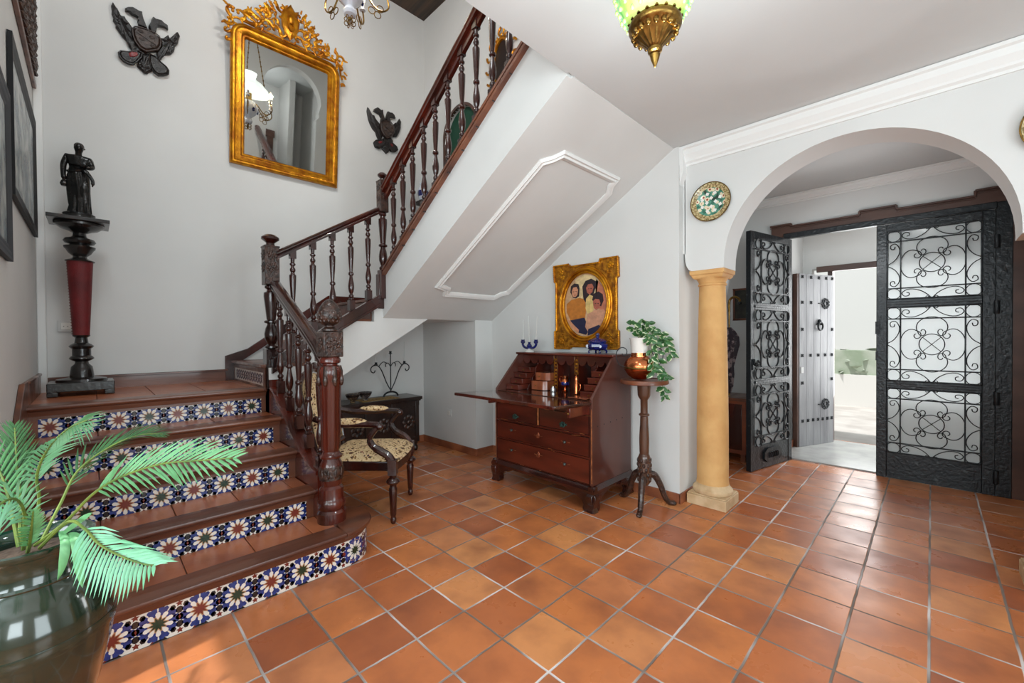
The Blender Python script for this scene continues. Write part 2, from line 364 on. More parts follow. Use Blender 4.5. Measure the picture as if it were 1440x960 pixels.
# arch wall towards the foyer
mb=arch_wall('','',.945,4.6,CZ-.001,CZ,YA,YAB,1.89,.67,1.755,CZ-.001,None) if False else MB()
cx,R_,zs=1.89,.67,1.755
n=40
pts=[(cx+R_*math.cos(PI-PI*k/n),zs+R_*math.sin(PI*k/n)) for k in range(n+1)]
foot=lambda xe,sg:[(xe,1.85)]+[(xe+sg*.05*(1-math.cos(t)),1.85-.125*math.sin(t)) for t in (.4,.8,1.2,1.57)]
poly=[(.945,CZ)]+foot(.945,1)+[(cx-R_,1.727)]+pts+[(cx+R_,1.727)]+foot(2.835,-1)[::-1]+[(2.835,CZ)]
mb.prism(poly,'y',YA,YAB)
struct('wall_arch',mb,M['wall'],smooth=True,angle=25)
m=MB();m.box(.933,.9331,YD,YD+.001,0,.001)
m=MB();m.box(.75,.933,YD+.2,YF,0,CZ) # pier behind the desk wall, its jamb faces the column
m.box(.72,.933,YD,YD+.2,CZ-.001,CZ)
m=MB();m.box(.70,.933,YD+.2,2.25,0,CZ);m.box(.933,.95,YA+.0,2.25,1.86,CZ)
struct('wall_jamb',m,M['wall'],smooth=False)
m=MB();m.box(2.847,4.6,YA,YA+.2,0,CZ);m.box(2.835,3.1,YA+.2,2.25,0,CZ);struct('wall_arch_right',m,M['wall'],smooth=False)
# foyer walls; door wall has the opening 1.10..2.80
m=MB();m.box(.2,1.10,YF,YF+.12,0,CZ);m.box(1.10,2.95,YF,YF+.12,2.24,CZ);m.box(2.95,3.7,YF,YF+.12,0,CZ)
struct('wall_foyer',m,M['wall'],smooth=False)
struct('wall_foyer_left',MB().box(.05,.2,2.25,YF+.12,0,CZ).box(.2,.7,2.25,2.4,0,CZ),M['wall'],smooth=False)
struct('wall_foyer_right',MB().box(3.7,3.85,1.9,YF+1.3,0,CZ),M['wall'],smooth=False)
# vestibule between iron door and street door
m=MB();m.box(1.02,1.16,YF+.12,4.75,0,CZ);m.box(.95,1.10,YF+.1,YF+.3,0,CZ)
m.box(1.10,3.2,4.60,4.75,2.02,CZ);m.box(1.02,1.25,4.60,4.75,0,2.02);m.box(2.75,3.2,4.6,4.75,0,2.02);m.box(3.05,3.2,YF+.12,4.75,0,CZ)
struct('wall_vestibule',m,M['wall'],smooth=False)
struct('floor_vestibule',MB().box(1.16,3.05,YF+.03,4.72,0,.012),mat('grey_marble_sill',(178,178,174),.25,col2=(158,158,156),scale=6),smooth=False)
# outside
struct('ground_outside',MB().box(-6,10,4.76,16,-.30,-.22),mat('pale_paving',(214,208,200),.8,col2=(188,180,172),scale=2.5,bump=.1,bscale=8),smooth=False)
struct('wall_courtyard',MB().box(-6,10,12,12.3,-.3,5),mat('white_courtyard_wall',(226,226,222),.8),smooth=False)
# cornices
def cornice(name,x0,x1,y,zt,h,d):
    prof=[(0,0),(-d,0),(-d,-h*.14),(-d*.8,-h*.2),(-d*.75,-h*.45),(-d*.42,-h*.7),(-d*.38,-h*.8),(-d*.15,-h*.88),(-d*.15,-h),(0,-h)]
    mb=MB().prism([(y+a,zt+b) for a,b in prof],'x',x0,x1)
    struct(name,mb,M['plaster'],smooth=False)
cornice('trim_1',.95,4.6,YA,CZ-.003,.135,.065)
cornice('trim_2',.2,3.7,YF,CZ-.003,.08,.06)
m=MB();m.prism([(.935,2.50),(.90,CZ-.004),(.96,CZ-.004),(.96,2.45),(.935,2.36)],'y',YD+.006,YA+.002);struct('trim_3',m,M['plaster'],smooth=False)
# soffits: third flight (towards the ceiling), its outer face, second flight, niche ceiling
XE=-1.13
sl=(CZ-1.42)/(.90-XE)
SZ=lambda x:1.42+sl*(x-XE)
m=MB()
# third flight body between soffit and stepped treads (outer face y=.36)
n=8;tr=2.2/n
top=[(XE,1.585)]
for k in range(n):
    x=XE+.12+k*.262;z=1.585+(k+1)*.17
    top+=[(x,top[-1][1]),(x,z)]
top+=[(1.3,2.95),(1.3,CZ)]
poly=[(XE,1.42),(.90,CZ),(1.3,CZ)]+top[::-1][1:] 
m.prism([(XE,1.42),(.893,SZ(.893)),(.893,2.95)]+[p for p in top[:-2]][::-1],'y',.40,YN+.03)
m.prism([(XE,1.42),(.883,SZ(.883)),(.883,3.11),(XE,1.765)],'y',.36,.40)
m.prism([(XE,1.42),(.893,SZ(.893)),(.893,2.72),(XE,1.52)],'y',YN+.03,YD+.02)
struct('wall_stair_upper',m,M['wall'],smooth=False)
# second flight body: soffit slopes in y from (-.5,.64) to (.80,1.42), outer face x=XE
yb=[(-.45,.68),(.82,1.42),(YN,1.42),(YN,1.562),(.28,1.562),(.28,1.388),(.01,1.388),(.01,1.212),(-.26,1.212),(-.26,1.037),(-.535,1.037),(-.535,.68)]
m=MB().prism(yb,'x',XB,XE);struct('wall_stair_middle',m,M['wall'],smooth=False)
# closing walls under landing and first flight
m=MB();m.box(XB,-.45,-.50,-.44,0,.44);m.box(XB,-.75,-.50,-.44,.44,.60);m.box(XB,XE,-.50,-.44,.6,.80)
struct('wall_stair_lower',m,M['wall'],smooth=False)
# plaster panel moulding on the soffit
def sp(x,y,o=0): 
    nz=Vector((sl,0,-1)).normalized();return Vector((x,y,SZ(x)))+nz*o
out=[(.462,.640),(.505,.700),(.555,.745),(.555,1.385),(.505,1.395),(.455,1.450),(-.690,1.450),(-.715,1.385),(-.775,1.345),(-.775,.775),(-.72,.75),(-.690,.640)]
m=MB()
path=[sp(x,y) for x,y in out];nrm=Vector((sl,0,-1)).normalized()
m.sweep(path,[(-.03,-.002),(-.03,.008),(-.018,.020),(-.004,.012),(.006,.022),(.018,.016),(.030,.008),(.030,-.002)],closed=True,up=nrm)
struct('trim_4',m,M['plaster'],smooth=True,angle=25)
# baseboards of terracotta
m=MB();m.box(XB,-1.10,YN-.035,YN-.02,0,.075);m.box(-1.122,-1.107,YN-.02,YD,0,.075);m.box(-1.107,.945,YD-.014,YD,0,.075);m.box(.933,.947,YD-.014,1.90,0,.075)
m.box(XB,XB+.014,-.44,YN-.03,0,.075)
struct('baseboard_back',m,M['terrab'],bevel=.003)
struct('baseboard_foyer',MB().box(.2,1.08,YF-.014,YF,0,.075).box(1.16,1.174,YF+.3,4.6,.012,.09),M['terrab'],bevel=.003)
# ================================================================== STAIRCASE
T=[.20,.365,.54,.712,.888];RX=[0,-.32,-.625,-.935,-1.215]
st=thing('staircase','brown wood and terracotta stairs with star-patterned tile risers, rising to the corner landing','staircase',(-.6,-1.1,0))
AZ=[M['tilewhite'],M['tileblue'],M['tileblack'],M['tilered'],M['tilegreen'],M['tileline']]
def clip(poly,u0,u1,v0,v1):
    def cl(P,f,g):
        o=[]
        for i in range(len(P)):
            a,b=P[i],P[(i+1)%len(P)];fa,fb=f(a),f(b)
            if fa>=0:o.append(a)
            if (fa>=0)!=(fb>=0):
                t=fa/(fa-fb);o.append((a[0]+(b[0]-a[0])*t,a[1]+(b[1]-a[1])*t))
        return o
    for f in (lambda p:p[0]-u0,lambda p:u1-p[0],lambda p:p[1]-v0,lambda p:v1-p[1]):
        poly=cl(poly,f,None)
        if len(poly)<3:return None
    return poly
def star(cx,cy,r0,r1,n,a0=0):
    return [(cx+(r1 if k%2==0 else r0)*math.cos(a0+PI*k/n),cy+(r1 if k%2==0 else r0)*math.sin(a0+PI*k/n)) for k in range(2*n)]
def azulejo(mb,W,H,mapf,u_start=0,vc=None,c0=0,pitch=.14):
    """star tiles: mapf(u,v,off)->3D point; u along, v up"""
    vc=H/2 if vc is None else vc
    nseg=max(1,int(W/.02))
    for k in range(nseg):
        a=W*k/nseg;b=W*(k+1)/nseg
        vs=[mapf(a,0,0),mapf(b,0,0),mapf(b,H,0),mapf(a,H,0),mapf(a,0,-.008),mapf(b,0,-.008),mapf(b,H,-.008),mapf(a,H,-.008)]
        fs=[(0,1,2,3),(7,6,5,4),(0,4,5,1),(2,6,7,3)]
        if k==0: fs.append((0,3,7,4))
        if k==nseg-1: fs.append((1,5,6,2))
        mb.add(vs,fs,0)
    def put(poly,mi,off):
        q=clip(poly,0,W,0,H)
        if q: mb.add([mapf(p[0],p[1],off) for p in q],[tuple(range(len(q)))],mi)
    k=0;u=u_start
    while u<W+pitch:
        cc=3 if (k+c0)%2==0 else 4;s=pitch/.14
        put(star(u,vc,.052*s,.057*s,20,PI/20),5,.0006)      # ochre outline ring
        for j in range(10):                                   # blue kites between the petals
            a=2*PI*j/10+PI/10+PI/2;ca,sa=math.cos(a),math.sin(a)
            kt=[(.032,0),(.050,.0140),(.064,.0175),(.070,.009),(.0655,0),(.070,-.009),(.064,-.0175),(.050,-.0140)]
            put([(u+s*(x*ca-y*sa),vc+s*(x*sa+y*ca)) for x,y in kt],1 if j%5 not in (2,) else 1,.0009)
        for j in range(10):                                   # white petals
            a=2*PI*j/10+PI/2;ca,sa=math.cos(a),math.sin(a)
            kt=[(.021,0),(.030,.0062),(.042,.0088),(.048,.0058),(.051,0),(.048,-.0058),(.042,-.0088),(.030,-.0062)]
            put([(u+s*(x*ca-y*sa),vc+s*(x*sa+y*ca)) for x,y in kt],0,.0012)
        put(star(u,vc,.016*s,.031*s,10,PI/2+PI/10),cc,.0015)
        ub=u+pitch/2
        put(circle((ub,vc),.0135*s,n=8,a0=PI/8,a1=2*PI+PI/8),3,.0009)
        for sg in (1,-1):
            put(circle((ub,vc+sg*.030*s),.0125*s,.0145*s,n=10),2,.0009)
            put(star(ub,vc+sg*.057*s,.007*s,.014*s,5,PI/2),3,.0009);put(circle((u,vc+sg*.0715*s),.020*s,.006*s,n=10),2,.0010)
            for h in (1,-1):
                put(circle((ub+h*.022*s,vc+sg*.046*s),.0105*s,.012*s,n=6),2,.0009)
                put(circle((ub+h*.020*s,vc+sg*.014*s),.010*s,.009*s,n=5),1,.0009)
                put([(u+h*s*.018-s*.011,vc+sg*s*.073),(u+h*s*.018+s*.011,vc+sg*s*.073),(u+h*s*.018,vc+sg*s*.060)],2 if h>0 else 3,.0007)
        u+=pitch;k+=1
YE=-.565
def nosing(mb,x,z,y0,y1,dep=.095):
    # rounded wooden nosing strip and fillet under it
    pr=[(x+.0,z-.03),(x+.018,z-.031),(x+.032,z-.024),(x+.037,z-.013),(x+.033,z-.003),(x+.022,z),(x-dep,z),(x-dep,z-.02),(x,z-.02)]
    mb.prism(pr,'y',y0,y1)
    mb.prism([(x-.004,z-.06),(x+.006,z-.058),(x+.009,z-.045),(x+.012,z-.03),(x-.004,z-.03)],'y',y0,y1)
for i in range(5):
    x=RX[i];z=T[i];zb=0 if i==0 else T[i-1];xb=RX[i+1] if i<4 else XB
    y1=-.525 if i else -.47
    y1e=-.47 if i==0 else y1
    # body
    b=MB();b.box(xb-.02 if i<4 else xb,x-.010,YL,y1e if i else -.47,0 if i==0 else zb-.02,z-.012)
    b.build('step_body',M['stepwood'],st)
    tt=MB()
    k=0;y=YL+.012
    while y<y1-.02:
        ye=min(y+.27,y1-.004)
        if i<4: tt.box(xb-.0,x-.097,y+.002,ye-.002,z-.014,z-.002)
        else:
            for xa,xc in ((x-.097-.27,x-.099),(xb+.015,x-.097-.273)): tt.box(xa,xc,y+.002,ye-.002,z-.014,z-.002)
        y+=.27
    tt.build('terracotta_tread',M['terra'],st,bevel=.002)
    w=MB()
    if i>0: nosing(w,x,z,YL+.012,y1)
    else: nosing(w,x,z,YL-.05,-.48)
    nz_=w.build('wooden_nosing',M['stepwood'],st,smooth=True,angle=50)
    H=(.145 if i==0 else .102)
    w=MB();w.box(x-.012,x-.002,YL+.012,y1 if i else -.48,zb,z-.03)
    w.build('riser_board',M['stepwood'],st)
    a=MB()
    if i==0:
        # straight part then round the bullnose
        W1=(-.47)-(-1.712);rb=.185
        def mp(u,v,off,W1=W1,rb=rb):
            if u<=W1: return (off+.000,-1.712+u,v+.001)
            t=(u-W1)/rb;return (-rb+(rb+off)*math.cos(t),-.47+(rb+off)*math.sin(t),v+.001)
        azulejo(a,W1+rb*1.75,H,mp,u_start=-.0+.035,c0=0)
    else:
        y0=YL+.05
        def mp(u,v,off,x=x,zb=zb,y0=y0): return (x+off,y0+u,zb+v-.002)
        azulejo(a,YE-y0,H,mp,u_start=(-.6267-y0-.14*8)%.14,vc=.053,c0=i)
    a.build('star_tile_riser',AZ,st,smooth=False)
# bullnose of the first step (quarter-round tread, nosing and core)
rb=.185;b=MB()
arc=[(-rb+(rb-.012)*math.cos(t),-.47+(rb-.012)*math.sin(t)) for t in [PI*k/16 for k in range(15)]]
b.prism([(-.36,-.47)]+arc+[(-.36,-.36)],'z',0,T[0]-.012)
b.build('step_body',M['stepwood'],st)
b=MB();arc=[(-rb+(rb+.037)*math.cos(t),-.48+(rb+.037)*math.sin(t)) for t in [PI*k/18 for k in range(19)]]
inn=[(-rb+(rb-.095)*math.cos(t),-.48+(rb-.095)*math.sin(t)) for t in [PI*k/18 for k in range(19)]]
b.sweep([(-rb+rb*math.cos(t),-.48+rb*math.sin(t),T[0]) for t in [PI*k/18 for k in range(19)]],[(.0,-.03),(.018,-.031),(.032,-.024),(.037,-.013),(.033,-.003),(.022,0),(-.16,0),(-.16,-.02),(-.004,-.02),(-.004,-.06),(.006,-.058),(.009,-.045)])
b.build('wooden_nosing',M['stepwood'],st,smooth=True,angle=50)
# landing border, skirting boards
w=MB()
w.box(XB,XB+.016,YL+.04,-.60,.86,.985);w.box(XB,XB+.022,YL+.04,-.60,.97,.985)
w.box(XB+.03,-1.30,YL,YL+.014,.86,1.02);w.box(XB+.03,-1.30,YL,YL+.02,1.005,1.02)
w.prism([(-1.30,.86),(-1.30,1.02),(-1.0,1.02),(.02,.40),(.02,0.0),(-1.3,0.0)],'y',YL,YL+.013)
w.bar((-1.0,YL+.012,1.02),(.03,YL+.012,.395),.022,.018)
w.build('skirting_board',M['stepwood'],st,bevel=.003)
# second flight: three wooden treads with small tiled risers
y2=[-.55,-.27,0,.27];z2=[1.06,1.235,1.41,1.585]
for k in range(4):
    w=MB();y=y2[k];z=z2[k];ye=y2[k+1] if k<3 else YN
    w.box(XB,XE-.03,y-.025,ye,z-.025,z);w.box(XB,XE-.03,y-.006,y+.004,z-.19,z-.02)
    w.build('upper_tread',M['stepwood'],st,bevel=.006)
a=MB()
def mp(u,v,off): return (XB+.07+u,-.557-off,.905+v)
azulejo(a,.83,.095,mp,u_start=.07,vc=.048,c0=1,pitch=.07)
a.build('star_tile_riser',AZ,st,smooth=False)
w=MB()
w.prism([(-.62,.86),(-.62,1.10),(-.45,1.16),(.27,1.62+.06),(YN,1.68),(YN,1.58),(.27,1.58),(-.50,1.05),(-.50,.86)],'x',XB,XB+.02)
w.build('skirting_board',M['mahored'],st,bevel=.003)
for k in range(8):                                            # treads of the third flight
    w=MB();x=XE+.12+k*.262;z=1.585+(k+1)*.17
    w.box(x-.02,x+.265 if k<7 else .95,.385,YN+.02,z-.0,z+.02)
    w.build('upper_tread',M['stepwood'],st,bevel=.004)
# ================================================================== BANISTER
bn=thing('banister','dark turned-wood banister with carved newels climbing round the stairwell','banister',(-.18,-.48,.2))
BP=[(.015,-.002),(.020,.004),(.020,.012),(.012,.018),(.019,.026),(.0205,.034),(.019,.042),(.011,.050),(.012,.058),(.018,.068),(.0235,.095),(.0245,.115),(.022,.14),(.015,.178),(.0125,.195),(.0125,.203),(.021,.210),(.022,.218),(.021,.226),(.0135,.234),(.0145,.25),(.019,.31),(.0235,.40),(.024,.43),(.024,.437),(.018,.441),(.0115,.456),(.018,.466),(.0205,.476),(.018,.486),(.011,.496),(.012,.506),(.020,.513),(.021,.522),(.013,.530),(.014,.562)]
def bal_mesh(lo,hi):
    b=MB();b.lathe(BP,seg=14);b.box(-.023,.023,-.023,.023,-lo,0);b.box(-.021,.021,-.021,.021,.56,.56+hi)
    return b
bal0=bal_mesh(.085,.06).build('baluster',M['maho'],bn,smooth=True,angle=40,local=True)
bpos=[(x,-.48,.556-.535*(x+.33)) for x in (-1.054,-.862,-.679,-.505,-.32)]
bpos+=[(-1.15,y,1.653+.61*(y-.24)) for y in (-.36,-.214,-.063,.089,.24)]
bpos+=[(x,.36,2.062+.672*(x+.79)) for x in (-.928,-.776,-.628,-.47,-.317,-.162,-.004,.148,.304,.455,.61)]
o0=Vector(bn.location)
for i,p in enumerate(bpos):
    o=bal0 if i==0 else bal0.copy()
    if i: C.objects.link(o);o.parent=bn
    o.location=Vector(p)-o0
# handrails
RP=[(-.034,-.028),(-.036,-.010),(-.028,.002),(-.038,.010),(-.038,.020),(-.026,.034),(-.010,.040),(.010,.040),(.026,.034),(.038,.020),(.038,.010),(.028,.002),(.036,-.010),(.034,-.028)]
f1=lambda x:.556-.535*(x+.33)+.56
m=MB();m.sweep(smoothpath([(-1.18,-.48,f1(-1.18)+.085),(-.9,-.48,f1(-.9)+.08),(-.6,-.48,f1(-.6)+.08),(-.42,-.48,f1(-.42)+.075),(-.33,-.48,f1(-.33)+.07),(-.27,-.48,f1(-.27)+.055),(-.20,-.48,f1(-.2)+.045)],5),RP)
m.build('handrail',M['maho'],bn,angle=30)
f2=lambda y:1.653+.61*(y-.24)+.56
m=MB();m.sweep([(-1.16,-.47,f2(-.47)+.075),(-1.13,.35,f2(.35)+.075)],RP);m.build('handrail',M['maho'],bn,angle=30)
f3=lambda x:2.062+.672*(x+.79)+.56
m=MB();m.sweep([(-1.08,.36,f3(-1.08)+.085),(1.05,.36,f3(1.05)+.085)],RP);m.bar((-1.08,.36,f3(-1.08)+.03),(1.05,.36,f3(1.05)+.03),.028,.06);m.build('handrail',M['mahored'],bn,angle=30)
# strings
s1=lambda x:.556-.535*(x+.33)-.05
m=MB();top=[(-1.22,.925),(-1.05,.842),(-.9,.757),(-.7,.64),(-.5,.522),(-.42,.49),(-.36,.474),(-.31,.467),(-.25,.465)]
m.prism([(x,z) for x,z in top]+[(-.25,.19),(-.5,.19),(-1.22,.58)],'y',-.525,-.455);m.box(-1.24,-1.125,-.535,-.44,.60,.95)
m.sweep([(x,-.49,z+.006) for x,z in top],[(-.045,-.012),(-.045,.008),(-.03,.014),(.03,.014),(.045,.008),(.045,-.012)])
m.build('string_board',M['mahored'],bn,angle=30)
s2=lambda y:1.559+.616*(y-.383)
m=MB();m.prism([(-.52,s2(-.52)-.01),(.33,s2(.33)),(.33,s2(.33)+.095),(-.52,s2(-.52)+.095)],'x',XE-.002,XE+.03)
m.bar((XE+.01,-.5,s2(-.5)+.092),(XE+.01,.33,s2(.33)+.092),.05,.014);m.bar((XE+.03,-.5,s2(-.5)+.01),(XE+.03,.33,s2(.33)+.01),.02,.02)
m.build('string_board',M['carved'] if False else M['maho'],bn,bevel=.002)
s3=lambda x:1.764+.667*(x+1.102)
m=MB();m.prism([(-1.10,s3(-1.1)),(.98,s3(.98)),(.98,s3(.98)+.062),(-1.10,s3(-1.1)+.062)],'y',.335,.375)
m.bar((-1.10,.356,s3(-1.1)+.06),(.98,.356,s3(.98)+.06),.05,.012);m.bar((-1.10,.332,s3(-1.1)+.012),(.98,.332,s3(.98)+.012),.012,.02);m.bar((-1.10,.332,s3(-1.1)+.045),(.98,.332,s3(.98)+.045),.008,.010)
m.build('string_board',M['stepwood'],bn,bevel=.002)
m=MB();m.box(-1.165,-1.105,.315,.385,1.50,1.80);m.build('string_board',M['maho'],bn,bevel=.004)
# newel posts
def rosette(mb,cx,cy,cz,ax,s):
    """carved leaf rosette on a block face, ax = 'x' or 'y' outward normal with sign"""
    sg=1 if ax[0]=='+' else -1
    for k in range(8):
        a=PI/4*k+PI/8;L_=s*(1.0 if k%2 else .85)
        for r,w in ((.30,.17),(.62,.22),(.86,.12)):
            u,v=math.cos(a)*L_*r,math.sin(a)*L_*r
            if ax[1]=='x': mb.ball((cx,cy+u,cz+v),.006,s*w,s*w,8,5)
            else: mb.ball((cx+u,cy,cz+v),s*w,.006,s*w,8,5)
    if ax[1]=='x': mb.ball((cx+sg*.002,cy,cz),.008,s*.2,s*.2,8,5)
    else: mb.ball((cx,cy+sg*.002,cz),s*.2,.008,s*.2,8,5)
N1=(-.195,-.468)
m=MB();pr=[(.088,.198),(.090,.215),(.090,.255),(.084,.262),(.078,.270),(.086,.280),(.087,.315),(.080,.325),(.076,.335),(.074,.39),(.066,.398),(.060,.405),(.064,.415),(.07,.455),(.074,.49),(.07,.525),(.055,.55),(.052,.556),(.068,.563),(.07,.575),(.056,.585),(.05,.60)]
m.lathe([(r*.88,z) for r,z in pr],(N1[0],N1[1],0),28)
m.lathe([(.044,.60),(.052,.62),(.058,.98),(.066,1.03),(.068,1.06),(.060,1.085),(.040,1.095),(.040,1.10),(.056,1.108),(.058,1.125),(.050,1.14)],(N1[0],N1[1],0),40,flute=(10,.12,.61,.99))
nw=m.build('newel_post',M['mahored'],bn,angle=35)
m=MB();m.lathe([(.066,1.0),(.072,1.03),(.074,1.06),(.064,1.09)],(N1[0],N1[1],0),40,flute=(8,.18,1.0,1.09))
for k in range(8):
    a=PI/4*k;m.ball((N1[0]+.064*math.cos(a),N1[1]+.064*math.sin(a),1.01),.014,.014,.035,8,6)
m.build('carved_leaf_ring',M['carved'],nw);m=MB();m.lathe([(.063,.44),(.0665,.49),(.062,.52)],(N1[0],N1[1],0),30)
for k in range(10):
    a=PI/5*k;m.ball((N1[0]+.061*math.cos(a),N1[1]+.061*math.sin(a),.48),.010,.010,.03,8,6)
m.build('carved_leaf_ring',M['carved'],nw)
m=MB();m.box(N1[0]-.056,N1[0]+.056,N1[1]-.056,N1[1]+.056,1.14,1.285)
bk=m.build('carved_block',M['carved'],nw,bevel=.006)
for q in ((N1[0]+.058,N1[1],'+x'),(N1[0],N1[1]-.058,'-y'),(N1[0],N1[1]+.058,'+y')):
    m=MB();rosette(m,q[0],q[1],1.213,q[2],.046);m.build('rosette',M['carved'],nw)
m=MB();m.lathe([(.03,1.285),(.045,1.29),(.045,1.30),(.028,1.312),(.026,1.32),(.036,1.328)],(N1[0],N1[1],0),20)
m.build('finial_neck',M['carved'],nw)
m=MB();cz0=1.385
m.lathe([(.03,1.322),(.052,1.335),(.064,1.36),(.065,1.385),(.055,1.42),(.036,1.45),(.016,1.468),(.0,1.475)],(N1[0],N1[1],0),24)
for j in range(8):
    zz=1.347+j*.0155;rr=[.054,.060,.061,.058,.052,.044,.033,.020][j]
    for k in range(14):
        a=2*PI*(k+.5*(j%2))/14;m.ball((N1[0]+rr*math.cos(a),N1[1]+rr*math.sin(a),zz),.008,.008,.0095,6,4)
m.build('pinecone_finial',M['carved'],nw)
def small_newel(x,y,zb,zl,zt0,zb2,ztop,s,bs,knob):
    """zb-zl lower block, zl-zt0 turned, zt0-zb2 upper block, knob up to ztop"""
    L_=zt0-zl
    pf=[(.5,0),(1,.02),(1,.05),(.6,.08),(.75,.11),(1.05,.17),(1.1,.24),(.9,.33),(.65,.38),(.65,.40),(1.1,.415),(1.1,.44),(.7,.46),(.75,.50),(1.0,.72),(1.12,.82),(1.1,.88),(.7,.90),(.6,.93),(.95,.95),(.95,.98),(.6,1)]
    m=MB();m.box(x-s,x+s,y-s,y+s,zb,zl);m.lathe([(r*s*.92,zl+t*L_) for r,t in pf],(x,y,0),20)
    nw=m.build('newel_post',M['maho'],bn,angle=35,bevel=0)
    m=MB();m.box(x-bs,x+bs,y-bs,y+bs,zt0,zb2);m.box(x-bs*1.08,x+bs*1.08,y-bs*1.08,y+bs*1.08,zb2-.012,zb2)
    m.build('carved_block',M['carved'],nw,bevel=.004)
    zc=(zt0+zb2)/2+.03
    for dz in (-.045,.045):
        m=MB();rosette(m,x+bs+.001,y,zc+dz,'+x',bs*.85);m.build('rosette',M['carved'],nw)
        m=MB();rosette(m,x,y-bs-.001,zc+dz,'-y',bs*.85);m.build('rosette',M['carved'],nw)
    m=MB();h=ztop-zb2
    m.lathe([(knob*.55,0),(knob*.5,h*.12),(knob*.45,h*.25),(knob*.6,h*.35),(knob,h*.55),(knob*.98,h*.72),(knob*.6,h*.92),(0,h)],(x,y,zb2),20)
    m.build('knob',M['maho'],nw,angle=40)
small_newel(-1.185,-.50,.885,1.17,1.64,1.925,2.015,.046,.048,.060)
small_newel(-1.105,.355,1.585,1.83,2.33,2.60,2.675,.036,.038,.040)
# ================================================================== COLUMNS
def column(x,y,label):
    t=thing('stone_column',label,'column',(x,y,0),group=None)
    m=MB();s=.138
    m.box(x-s,x+s,y-s,y+s,0,.075);m.box(x-s*.97,x+s*.97,y-s*.97,y+s*.97,.075,.085)
    m.lathe([(.134,.085),(.138,.10),(.136,.118),(.122,.130),(.116,.14),(.112,.155)],(x,y,0),32)
    m.build('column_base',M['stonepale'],t,bevel=.008)
    m=MB();m.lathe([(.112,.15),(.108,.18),(.108,.6),(.103,1.0),(.096,1.35),(.090,1.60),(.089,1.612),(.096,1.616),(.098,1.626),(.090,1.634)],(x,y,0),36)
    m.build('column_shaft',M['stone'],t,angle=40)
    m=MB()
    def ring(z,a): return [(x-a,y-a,z),(x+a,y-a,z),(x+a,y+a,z),(x-a,y+a,z)]
    m.lathe([(.090,1.632),(.094,1.645),(.102,1.66),(.112,1.672)],(x,y,0),32)
    vs=[];rows=[(1.665,.095),(1.678,.108),(1.692,.112),(1.697,.120),(1.727,.122)]
    for z,a in rows: vs+=ring(z,a)
    fs=[(i*4+k,i*4+(k+1)%4,i*4+4+(k+1)%4,i*4+4+k) for i in range(len(rows)-1) for k in range(4)]+[(3,2,1,0),(16,17,18,19)]
    m.add(vs,fs);m.build('column_capital',M['stone'],t,bevel=.003)
    return t
column(1.098,1.835,'ochre sandstone column under the left springing of the arch, beside the plant stand')
column(2.718,1.835,'pale sandstone column whose base corner shows at the right edge under the arch')
